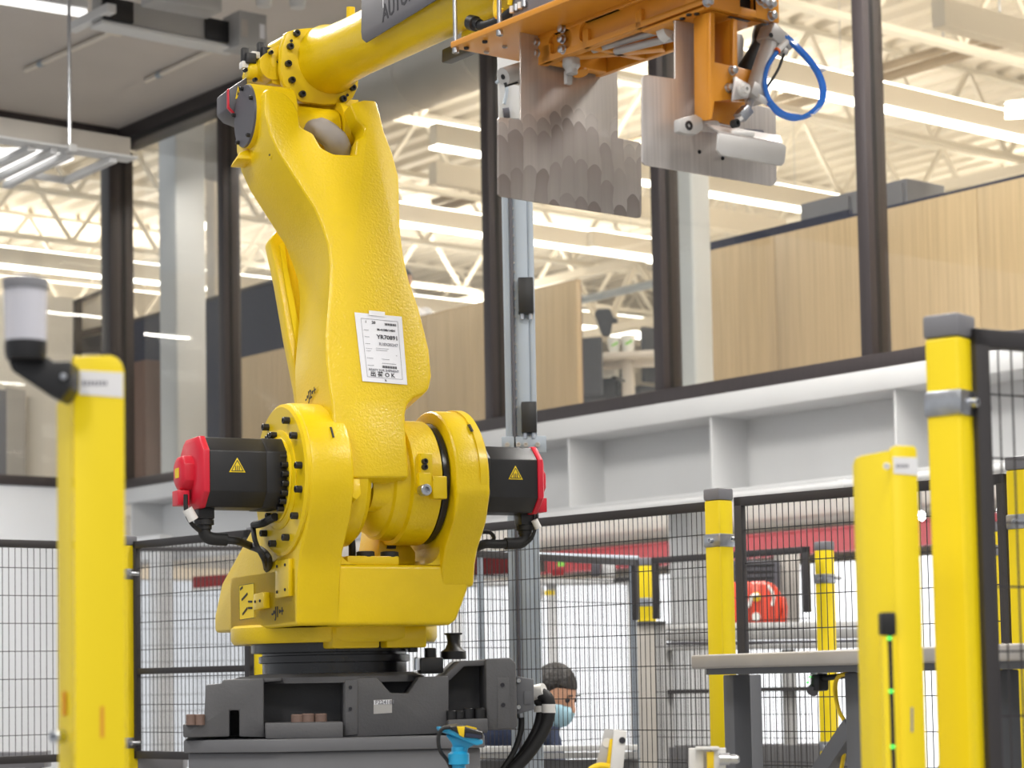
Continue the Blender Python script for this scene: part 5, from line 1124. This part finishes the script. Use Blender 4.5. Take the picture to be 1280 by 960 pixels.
MB().box(zq(1025, 853), (.035, .03, .04), (td, te, ZV)).build('body', M['black'], t, .006); MB().cyl(zq(1028, 848), zq(1068, 843), .007, n=10).build('rod', M['black'], t); MB().lathe(zq(1019, 858), V((-.4, -.6, -.5)), [(0, .012), (.02, .014)], 14).build('lens_tube', M['disc_grey'], t); MB().box(zq(1024, 838), (.03, .03, .02), (td, te, ZV)).build('clamp', M['zinc'], t, .003)
for p in ((1020, 846), (1017, 853)): MB().box(zq(*p)-te*.017, (.006, .003, .004), (td, te, ZV)).build('status_light', M['led_green'], t)
MB().tube(smooth_path([zq(1068, 842)-te*.02, zq(1057, 846)-te*.02, zq(1053, 862)-te*.02, zq(1058, 888)-te*.02, zq(1061, 905)-te*.01, zq(1056, 935), zq(1050, 970)], 6), .005, 8).build('cable', M['cable_yellow'], t)
MB().box(zq(1255, 832)-te*.05, (.012, .006, .008), (td, te, ZV)).build('status_light', M['led_green'], t)
# ================================================================== FAR EQUIPMENT behind the fences
dC = 10.6
def oc_(px, py, d=dC): return at(px, py, d)
t = thing('far_conveyor', gnd(oc_(940, 850)), 'pale grey conveyor frame behind the fence, below the orange red machine cover', 'conveyor')
for (y0, y1, m_) in ((780, 787, 'girder'), (789, 801, 'pipe_grey'), (803, 806, 'disc_grey'), (807, 813, 'pipe_grey')):
    MB().prism([oc_(826, y0), oc_(1090, y0-4), oc_(1090, y1-4), oc_(826, y1)], V((0, .25 if y0 < 785 else .2, 0))).build('side_rail', M[m_], t, .002)
for x in (832, 900, 985, 1070): q = oc_(x, 812, dC+.1); MB().box(V((q.x, q.y, q.z/2)), (.06, .06, q.z)).build('leg', M['pipe_grey'], t, .003)
for (x0, x1, y) in ((829, 886, 865), (940, 1022, 862)): MB().prism([oc_(x0, y-2.5), oc_(x1, y-3.5), oc_(x1, y+1.5), oc_(x0, y+2.5)], V((0, .1, 0))).build('lower_rail', M['fence_black'], t)
MB().prism([oc_(832, 934), oc_(1090, 930), oc_(1090, 1000), oc_(832, 1000)], V((0, .3, 0))).build('plinth', M['grey_cast'], t, .004)
q = gnd(pfar); t = thing('fence_column', q, 'grey steel column carrying the far yellow post, behind the worker', 'column')
zc_ = 1.85; MB().box(q+ZV*zc_/2+V((-.01,.0,0)), (.085, .08, zc_)).build('shaft', M['galv'], t, .004); MB().box(q+ZV*zc_/2+V((.06,.0,0)), (.05, .08, zc_)).build('side_channel', M['pipe_grey'], t, .004); MB().box(q+ZV*(zc_+.004)+V((.015,.0,0)), (.14, .12, .008)).build('top_plate', M['grey_cast'], t)
# bench rail behind the worker
t = thing('work_bench', gnd(at(700, 940, 8.5)), 'white edged bench in front of the crouching worker', 'bench')
a, b = at(590, 941, 8.32), at(797, 938, 8.32); MB().prism([a, b, at(797, 931, 8.32), at(590, 933, 8.32)], V((0, .02, 0))).build('edge', M['girder'], t, .003); MB().prism([at(590, 950, 8.33), at(797, 947, 8.33), at(797, 940, 8.33), at(590, 942, 8.33)], V((0,.03,0))).build('rail', M['pipe_grey'], t, .003)
MB().prism([at(590, 1000, 8.37), at(797, 1000, 8.37), at(797, 949, 8.37), at(590, 951, 8.37)], V((0,.03,0))).build('front_panel', M['grey_cast'], t)
for x in (592, 790): q = at(x, 945, 8.35); MB().box(V((q.x, q.y+.05, q.z/2)), (.05, .05, q.z)).build('leg', M['pipe_grey'], t)
# orange-red reel / machine cover
dR_ = 11.2; q = at(952, 780, dR_); t = thing('machine_cover', q, 'glossy orange red machine cover standing on the far conveyor', 'machine')
def orr(px, py, o=0): return onp(px, py, at(952, 750, dR_)+V((0, -o, 0)), V((0, 1, 0)))
MB().prism([orr(*p) for p in ((912, 781), (912, 728), (955, 726), (968, 729), (976, 740), (979, 755), (976, 772), (970, 781))], V((0, .22, 0))).build('shell', M['red_orange'], t, .02, 3)
MB().prism([orr(*p, .0) for p in ((977, 745), (983, 747), (985, 760), (984, 781), (972, 781), (978, 765))], V((0, .08, 0))).build('side_handle', M['red_orange'], t, .008)
MB().tube(smooth_path([orr(926, 758, .02), orr(936, 757, .02), orr(940, 745, .02), orr(948, 744, .02)], 6), .010, 10).build('pipe_mark', M['cup'], t)
MB().lathe(orr(945, 746, .0), V((0,-1,0)), [(0, .024), (.012, .024), (.014, .018)], 20).build('centre_badge', M['cable_yellow'], t); MB().lathe(orr(945, 771, .0), V((0,-1,0)), [(0, .022), (.008, .022)], 20).build('round_label', M['cup'], t)
MB().tube(smooth_path([orr(960, 732, .005), orr(967, 745, .005), orr(965, 757, .005)], 6), .008, 8).build('highlight_strip', M['cup'], t)
t = thing('dark_cabinet', gnd(at(955, 715, 11.8)), 'dark cabinet standing behind the orange red machine cover', 'cabinet')
MB().prism([at(912, 790, 11.8), at(975, 790, 11.8), at(975, 700, 11.8), at(912, 701, 11.8)], V((0, .3, 0))).build('body', M['disc_grey'], t, .01); MB().prism([at(975, 790, 11.9), at(1000, 790, 11.9), at(1000, 690, 11.9), at(975, 690, 11.9)], V((0,.3,0))).build('side_column', M['galv'], t, .01)
for k in range(3): MB().prism([at(918, 706+k*8, 11.79), at(968, 705+k*8, 11.79), at(968, 707+k*8, 11.79), at(918, 708+k*8, 11.79)], V((0,.02,0))).build('vent_slot', M['black'], t)
# small far things on the white wall side
t = thing('wall_sign', at(700, 705, 13.5), 'small green and red safety sign far behind the mesh', 'sign')
MB().prism([at(697, 708, 13.5), at(706, 707.5, 13.5), at(706, 702, 13.5), at(697, 702.5, 13.5)], V((0,.01,0))).build('green_field', M['leaf'], t); MB().prism([at(690, 720, 13.5), at(705, 719, 13.5), at(705, 711, 13.5), at(690, 712, 13.5)], V((0,.01,0))).build('red_field', M['red_beam'], t)
t = thing('far_monitor', at(746, 712, 12.5), 'grey monitor pair on an arm far behind the mesh fence', 'monitor')
MB().prism([at(739, 721, 12.5), at(751, 720, 12.5), at(751, 702, 12.5), at(739, 702, 12.5)], V((0,.04,0))).build('screen', M['disc_grey'], t, .006); MB().prism([at(768, 722, 12.5), at(795, 721, 12.5), at(795, 724, 12.5), at(768, 728, 12.5)], V((0,.1,0))).build('arm', M['black'], t, .004); MB().prism([at(752, 720, 12.55), at(770, 720, 12.55), at(770, 703, 12.55), at(752, 703, 12.55)], V((0,.04,0))).build('screen_back', M['girder'], t, .006)
t = thing('workshop_shelf', gnd(at(700, 728, 13.8)), 'white shelf ledge far behind the fence right of the robot', 'shelf')
MB().prism([at(560, 731, 13.8), at(800, 727, 13.8), at(800, 722, 13.8), at(560, 726, 13.8)], V((0,.4,0))).build('board', M['girder'], t)
for x in (570, 690, 790): q = at(x, 728, 13.9); MB().box(V((q.x, q.y, q.z/2)), (.06, .06, q.z)).build('upright', M['girder'], t)
t = thing('tool_bracket', at(673, 744, 13.6), 'small brass and yellow fitting hanging under the far white shelf', 'fitting'); MB().lathe(at(673, 750, 13.6), ZV, [(0, .02), (.05, .03), (.08, .02), (.12, .02)], 14).build('body', M['table_top'], t); MB().box(at(687, 741, 13.6), (.06, .02, .03)).build('tag', M['warn'], t)
# far lamps under the office
for px, py, lab in ((1151, 645, 'round glaring lamp between the right guard post and the near post'), (1229, 639, 'left of two glaring lamps seen through the near mesh'), (1252, 638, 'right of two glaring lamps seen through the near mesh')):
    q = at(px, py, 13); t = thing('flood_lamp', q, lab, 'lamp'); MB().lathe(q, V((0,1,0)), [(0, .026), (.02, .03), (.06, .02)], 20).build('housing', M['girder'], t); MB().lathe(q-V((0,.004,0)), V((0,-1,0)), [(0, .028), (.006, .024)], 20).build('lit_face', M['lamp_cool'], t); MB().bar(q+V((0,.03,.02)), V((q.x, q.y+.03, 3.1)), .02, .02).build('stem', M['pipe_grey'], t)
# blue grey rail pipe across the far fence
t = thing('guard_rail', gnd(at(700, 694, 10.0)), 'blue grey guard rail pipe crossing behind the motor at fence height', 'rail'); MB().cyl(at(588, 692, 9.6), at(797, 699, 10.05), .016, n=12).build('pipe', M['alu_post'], t)
for x, d_ in ((600, 9.63), (790, 10.04)): q = at(x, 693 if x < 700 else 699, d_); MB().cyl(V((q.x, q.y, 0)), q, .015, n=10).build('upright', M['alu_post'], t)
# ================================================================== FOREGROUND DEVICES
dS = 4.9
def os_(px, py, o=0): return at(px, py, dS-o)
t = thing('laser_sensor', os_(575, 960), 'yellow and black laser sensor on a bright blue stand by the pedestal', 'sensor')
MB().lathe(os_(574, 990), ZV, [(0, .016), (.06, .016), (.062, .024), (.085, .024), (.09, .016), (.10, .016)], 20).build('stem', M['cyan'], t)
MB().prism([os_(561, 950), os_(566, 931), os_(556, 918), os_(602, 926), os_(584, 936), os_(585, 950)], V((0, .035, 0))).build('bracket', M['cyan'], t, .006, 3)
MB().prism([os_(550, 908, .01), os_(604, 925, .02), os_(604, 930, .02), os_(596, 932, .02), os_(550, 913, .01)], V((-.01, .05, 0))).build('bracket_plate', M['cyan'], t, .003)
MB().prism([os_(561, 909, .02), os_(575, 907, .02), os_(604, 915, .02), os_(604, 924, .02), os_(580, 922, .02)], V((-.01, .045, .004))).build('body', M['black'], t, .003)
MB().prism([os_(571, 908, .022), os_(581, 908, .022), os_(580, 922, .022), (os_(574, 919, .022))], V((0, .012, 0))).build('yellow_panel', M['cable_yellow'], t, .001)
MB().prism([os_(583, 909, .0), os_(596, 912, .0), os_(592, 914, -.02), os_(578, 911, -.02)], V((0, 0, .004))).build('top_stripe', M['cable_yellow'], t)
MB().prism([os_(582, 916, .024), os_(602, 919, .024), os_(602, 923, .024), os_(582, 921, .024)], V((0, .004, 0))).build('lens_window', M['navy'], t)
MB().tube(smooth_path([os_(563, 909, .02), os_(553, 911, .02), os_(548, 922, .02), os_(550, 938, .02), os_(560, 952, .0), os_(568, 970, 0)], 6), .0045, 8).build('cable', M['black_rub'], t)
def bracket_box(px, py, sx, sy, lean, lab, d):
    t = thing('sensor_bracket', at(px, py+sy, d), lab, 'bracket')
    def f(u, v): return at(px+u*sx+lean*(v-0)*sy, py+v*sy, d)
    MB().prism([f(.35, 0), f(1, .05), f(.72, 1.2), f(0, 1.2)], V((0, .003, 0))).build('back_plate', M['zinc'] if False else M['alu'], t, .001)
    MB().prism([f(.62, 0), f(1, .05), f(.86, 1.2), f(.48, 1.2)], V((0, -.025, 0))).build('side_plate', M['white_plastic'], t, .002)
    MB().lathe(f(.86, .28)-V((0, .026, 0)), V((0, -1, 0)), [(0, .007), (.001, .007)], 16).build('hole', M['ink'], t); MB().lathe(f(.42, .35), V((0, -1, 0)), [(0, .010), (.001, .010)], 16).build('window_hole', M['white_plastic'], t)
    MB().prism([f(.50, .25), f(.62, .25), f(.52, 1.0), f(.38, 1.0)], V((0, -.012, 0))).build('yellow_insert', M['cable_yellow'], t, .002)
    MB().tube(smooth_path([f(.5, .95)-V((0,.015,0)), f(.2, .92)-V((0,.015,0)), f(-.1, 1.05)-V((0,.015,0)), f(-.25, 1.4)-V((0,.015,0))], 6), .007, 10).build('cable', M['cable_yellow'], t)
    return t, f
bracket_box(741, 911, 42, 50, 0, 'tilted light metal sensor bracket with yellow insert, right of the hoses', 4.6)
t = thing('sensor_bracket', at(890, 960, 4.4), 'upright light metal bracket with round pin at the foot of the middle post', 'bracket')
q = [at(x, y, 4.4) for x, y in ((870, 935), (898, 935), (898, 980), (870, 980))]
for a, b in ((0, 1), (1, 2), (2, 3), (3, 0)): MB().bar(q[a], q[b], .03, .006, V((0,1,0)) if False else ZV).build('edge', M['white_plastic'], t, .001)
MB().prism([at(873, 938, 4.42), at(895, 938, 4.42), at(895, 980, 4.42), at(873, 980, 4.42)], V((0,.003,0))).build('back_plate', M['alu'], t); MB().prism([at(883, 940, 4.4), at(892, 939, 4.4), at(892, 980, 4.4), at(884, 980, 4.4)], V((0,-.01,0))).build('yellow_insert', M['cable_yellow'], t, .001)
MB().lathe(at(899, 949, 4.38), RT, [(0, .012), (.02, .012), (.021, .009), (.036, .009), (.04, .006)], 18).build('pin', M['steel'], t)
# ================================================================== PEOPLE
def person(name, P, head, chin_dir, lab, torso_top, hip, hands, mats, mask=False):
    # P: floor point; head: centre of head; torso_top: base of neck; hip: pelvis; all world points
    t = thing(name, P, lab, 'person')
    fwd = V(chin_dir).normalized(); sd = fwd.cross(ZV).normalized(); upv = sd.cross(fwd).normalized()
    th = (torso_top-hip); tu = th.normalized(); bf = gnd(fwd).normalized(); bs_ = bf.cross(ZV).normalized()
    sh = [torso_top-tu*.06+bs_*s*.18 for s in (-1, 1)]; hp = [hip+bs_*s*.09 for s in (-1, 1)]
    def limb(a, b, c, r): return smooth_path([a, b, c], 6), [r[0]+(r[1]-r[0])*k/6 for k in range(6)]+[r[1]+(r[2]-r[1])*k/6 for k in range(7)]
    def torso(m_, g):
        rings = []
        for f, wx, wy in ((-.02, .13, .10), (.1, .165, .115), (.35, .155, .105), (.6, .18, .118), (.8, .195, .115), (.92, .15, .09), (1.0, .075, .065)):
            c = hip+th*f; rings.append([c+bs_*(wx+g)*math.cos(2*math.pi*k/20)+bf*(wy+g)*math.sin(2*math.pi*k/20) for k in range(20)])
        m_.loft(rings)
    def arms(m_, g, end=1.0):
        for s, S, H in ((-1, sh[0], hands[0]), (1, sh[1], hands[1])):
            mid = (S+H)/2; dv_ = (H-S); L = dv_.length; b = math.sqrt(max(.0, .29**2-(L/2)**2)); el = mid+(-bf*.5-ZV*.9).normalized()*b
            pth, rr_ = limb(S, el, S.lerp(H, 1) if end == 1 else el.lerp(H, end), (.062+g, .045+g, .032+g)); m_.tube(pth, rr_, 12); m_.sphere(S, .07+g, 12, 8)
    def legs(m_, g):
        for s, H in ((-1, hp[0]), (1, hp[1])):
            ft = V((P.x, P.y, P.z))+bs_*s*.11; kn = (H+ft)/2+bf*.06; kn.z = P.z+(H.z-P.z)*.53
            pth, rr_ = limb(H, kn, ft+ZV*.08, (.088+g, .06+g, .04+g)); m_.tube(pth, rr_, 12)
    bd = MB(); torso(bd, -.012); arms(bd, -.008); legs(bd, -.01)
    bd.tube([torso_top-tu*.03, torso_top.lerp(head, .35), head-upv*.06-fwd*.02], [.062, .055, .055], 14)
    # head
    n, kk = 20, 12; rings = []
    for a in range(1, kk):
        f = math.pi*a/kk; y = -math.cos(f); r_ = math.sin(f); wx = .074*r_*(1-.18*max(0, -y)); wy = .095*r_*(1-.10*max(0, -y)); off = .012*max(0, -y)
        rings.append([head+upv*.118*y+sd*wx*math.cos(2*math.pi*k/n)+fwd*(wy*math.sin(2*math.pi*k/n)+off) for k in range(n)])
    bd.loft(rings)
    bd.tube([head+fwd*.088+upv*.015, head+fwd*.108-upv*.02, head+fwd*.112-upv*.032], [.008, .012, .010], 8)
    for s in (-1, 1): bd.lathe(head+sd*s*.072-fwd*.012-upv*.005, sd*s, [(0, .022), (.008, .03), (.014, .024)], 12)
    # shoes / hands
    for s in (-1, 1):
        ft = V((P.x, P.y, P.z))+bs_*s*.11; bd.tube([ft-bf*.06+ZV*.04, ft+bf*.06+ZV*.045, ft+bf*.17+ZV*.03], [.042, .045, .028], 10)
    for S, H in ((sh[0], hands[0]), (sh[1], hands[1])):
        dv_ = (H-S).normalized(); pv = dv_.cross(ZV).normalized(); bd.tube([H-dv_*.02, H+dv_*.04, H+dv_*.08], [.026, .034, .03], 10)
        for k, L in ((-1.5, .055), (-.5, .07), (.5, .075), (1.5, .065)):
            b = H+dv_*.08+pv*k*.017; bd.tube([b, b+dv_*L*.55-ZV*.006, b+dv_*L-ZV*.025], [.0095, .009, .0075], 8)
        b = H+dv_*.03+pv*.03; bd.tube([b, b+pv*.03+dv_*.03, b+pv*.035+dv_*.055-ZV*.01], [.012, .011, .009], 8)
    o = bd.build('body', M['skin'], t); rm = o.modifiers.new('continuous', 'REMESH'); rm.mode = 'VOXEL'; rm.voxel_size = .008; rm.use_smooth_shade = True
    jk = MB(); torso(jk, .008); arms(jk, .008, .86); jo = jk.build('jacket', mats[0], t); rm = jo.modifiers.new('continuous', 'REMESH'); rm.mode = 'VOXEL'; rm.voxel_size = .012; rm.use_smooth_shade = True
    tr = MB(); legs(tr, .01); tr.loft([[hip+th*f+bs_*w_*math.cos(2*math.pi*k/20)+bf*w_*.72*math.sin(2*math.pi*k/20) for k in range(20)] for f, w_ in ((-.2, .12), (-.05, .165), (.1, .172))]); to = tr.build('trousers', M['trousers'], t); rm = to.modifiers.new('continuous', 'REMESH'); rm.mode = 'VOXEL'; rm.voxel_size = .014; rm.use_smooth_shade = True
    # hair cap: upper back of the skull
    hb = MB(); rings = []
    for a in range(0, 8):
        f = math.radians(6+a*14.5); y = math.cos(f); r_ = math.sin(f)
        rings.append([head+upv*(.126*y+.004)+sd*.083*r_*math.cos(2*math.pi*k/24)+fwd*(.102*r_*math.sin(2*math.pi*k/24)*(1 if math.sin(2*math.pi*k/24) < 0 else (1 if a < 5 else .5 if a < 6 else .25))-.006) for k in range(24)])
    hb.loft(rings); hb.build('hair', M['hair'], t)
    for s in (-1, 1):
        e_ = head+fwd*.082+sd*s*.031+upv*.012; MB().sphere(e_, .0105, 12, 8).build('eye', M['ink'], t); MB().bar(e_+upv*.022-sd*.016+fwd*.006, e_+upv*.022+sd*.016+fwd*.006, .006, .006).build('eyebrow', M['hair'], t)
    if mask:
        mk = MB(); rings = []
        for q, (y, rx, ry) in enumerate(((-.012, .066, .100), (-.03, .072, .116), (-.06, .070, .118), (-.09, .060, .106), (-.108, .045, .085))):
            rings.append([head+upv*y+sd*rx*math.cos(a)+fwd*ry*math.sin(a) for a in [math.radians(8+k*164/16) for k in range(17)]])
        mo = mk.loft(rings, True, False, False).build('face_mask', M['mask'], t); so = mo.modifiers.new('thickness', 'SOLIDIFY'); so.thickness = .003
        for s in (-1, 1): MB().tube([head+sd*s*.071+fwd*.02-upv*.025, head+sd*s*.077-fwd*.008-upv*.0, head+sd*s*.079-fwd*.02+upv*.018], .002, 6).build('ear_loop', M['paper'], t)
    else:
        MB().bar(head+fwd*.093-upv*.062-sd*.02, head+fwd*.093-upv*.062+sd*.02, .006, .008).build('lips', M['red_beam'], t)
    return t
dP = 8.78
hd = at(691, 868, dP); nb_ = at(664, 899, dP+.02); hipp = nb_+V((-.40, -.05, -.42)); Pf = V((hipp.x-.02, hipp.y+.02, 0))
person('person', Pf, hd, (.80, -.42, -.42), 'person in navy jacket with pale blue face mask bending down behind the mesh fence', nb_, hipp, (nb_+V((.30, -.22, -.33)), nb_+V((.30, .16, -.36))), (M['jacket'],), True)
pq = onj(512, 392, -2.05); hd2 = onj(504, 352, -2.05); hip2 = pq+V((.0, .05, -.52))
person('person', V((hip2.x, hip2.y, ZF)), hd2, (.45, -.5, -.1), 'person in white shirt standing behind the oak partition, half hidden by the robot arm', pq+V((.0, 0, .06)), hip2, (pq+V((.42, -.05, -.20)), pq+V((-.1, -.30, -.38))), (M['shirt'],))
# ---- lettering becomes plain mesh
dg = bpy.context.evaluated_depsgraph_get()
for o in [o for o in bpy.data.objects if o.type == 'FONT']:
    me = bpy.data.meshes.new_from_object(o.evaluated_get(dg)); n = bpy.data.objects.new('lettering', me); COL.objects.link(n); n.parent = o.parent; n.matrix_local = o.matrix_local.copy()
    me.materials.clear(); me.materials.append(o.data.materials[0]); bpy.data.objects.remove(o)

# ---- keep the tree to thing > part > sub-part
def depth(o): return 0 if o.parent is None else 1+depth(o.parent)
for o in list(bpy.data.objects):
    while depth(o) > 2: o.parent = o.parent.parent
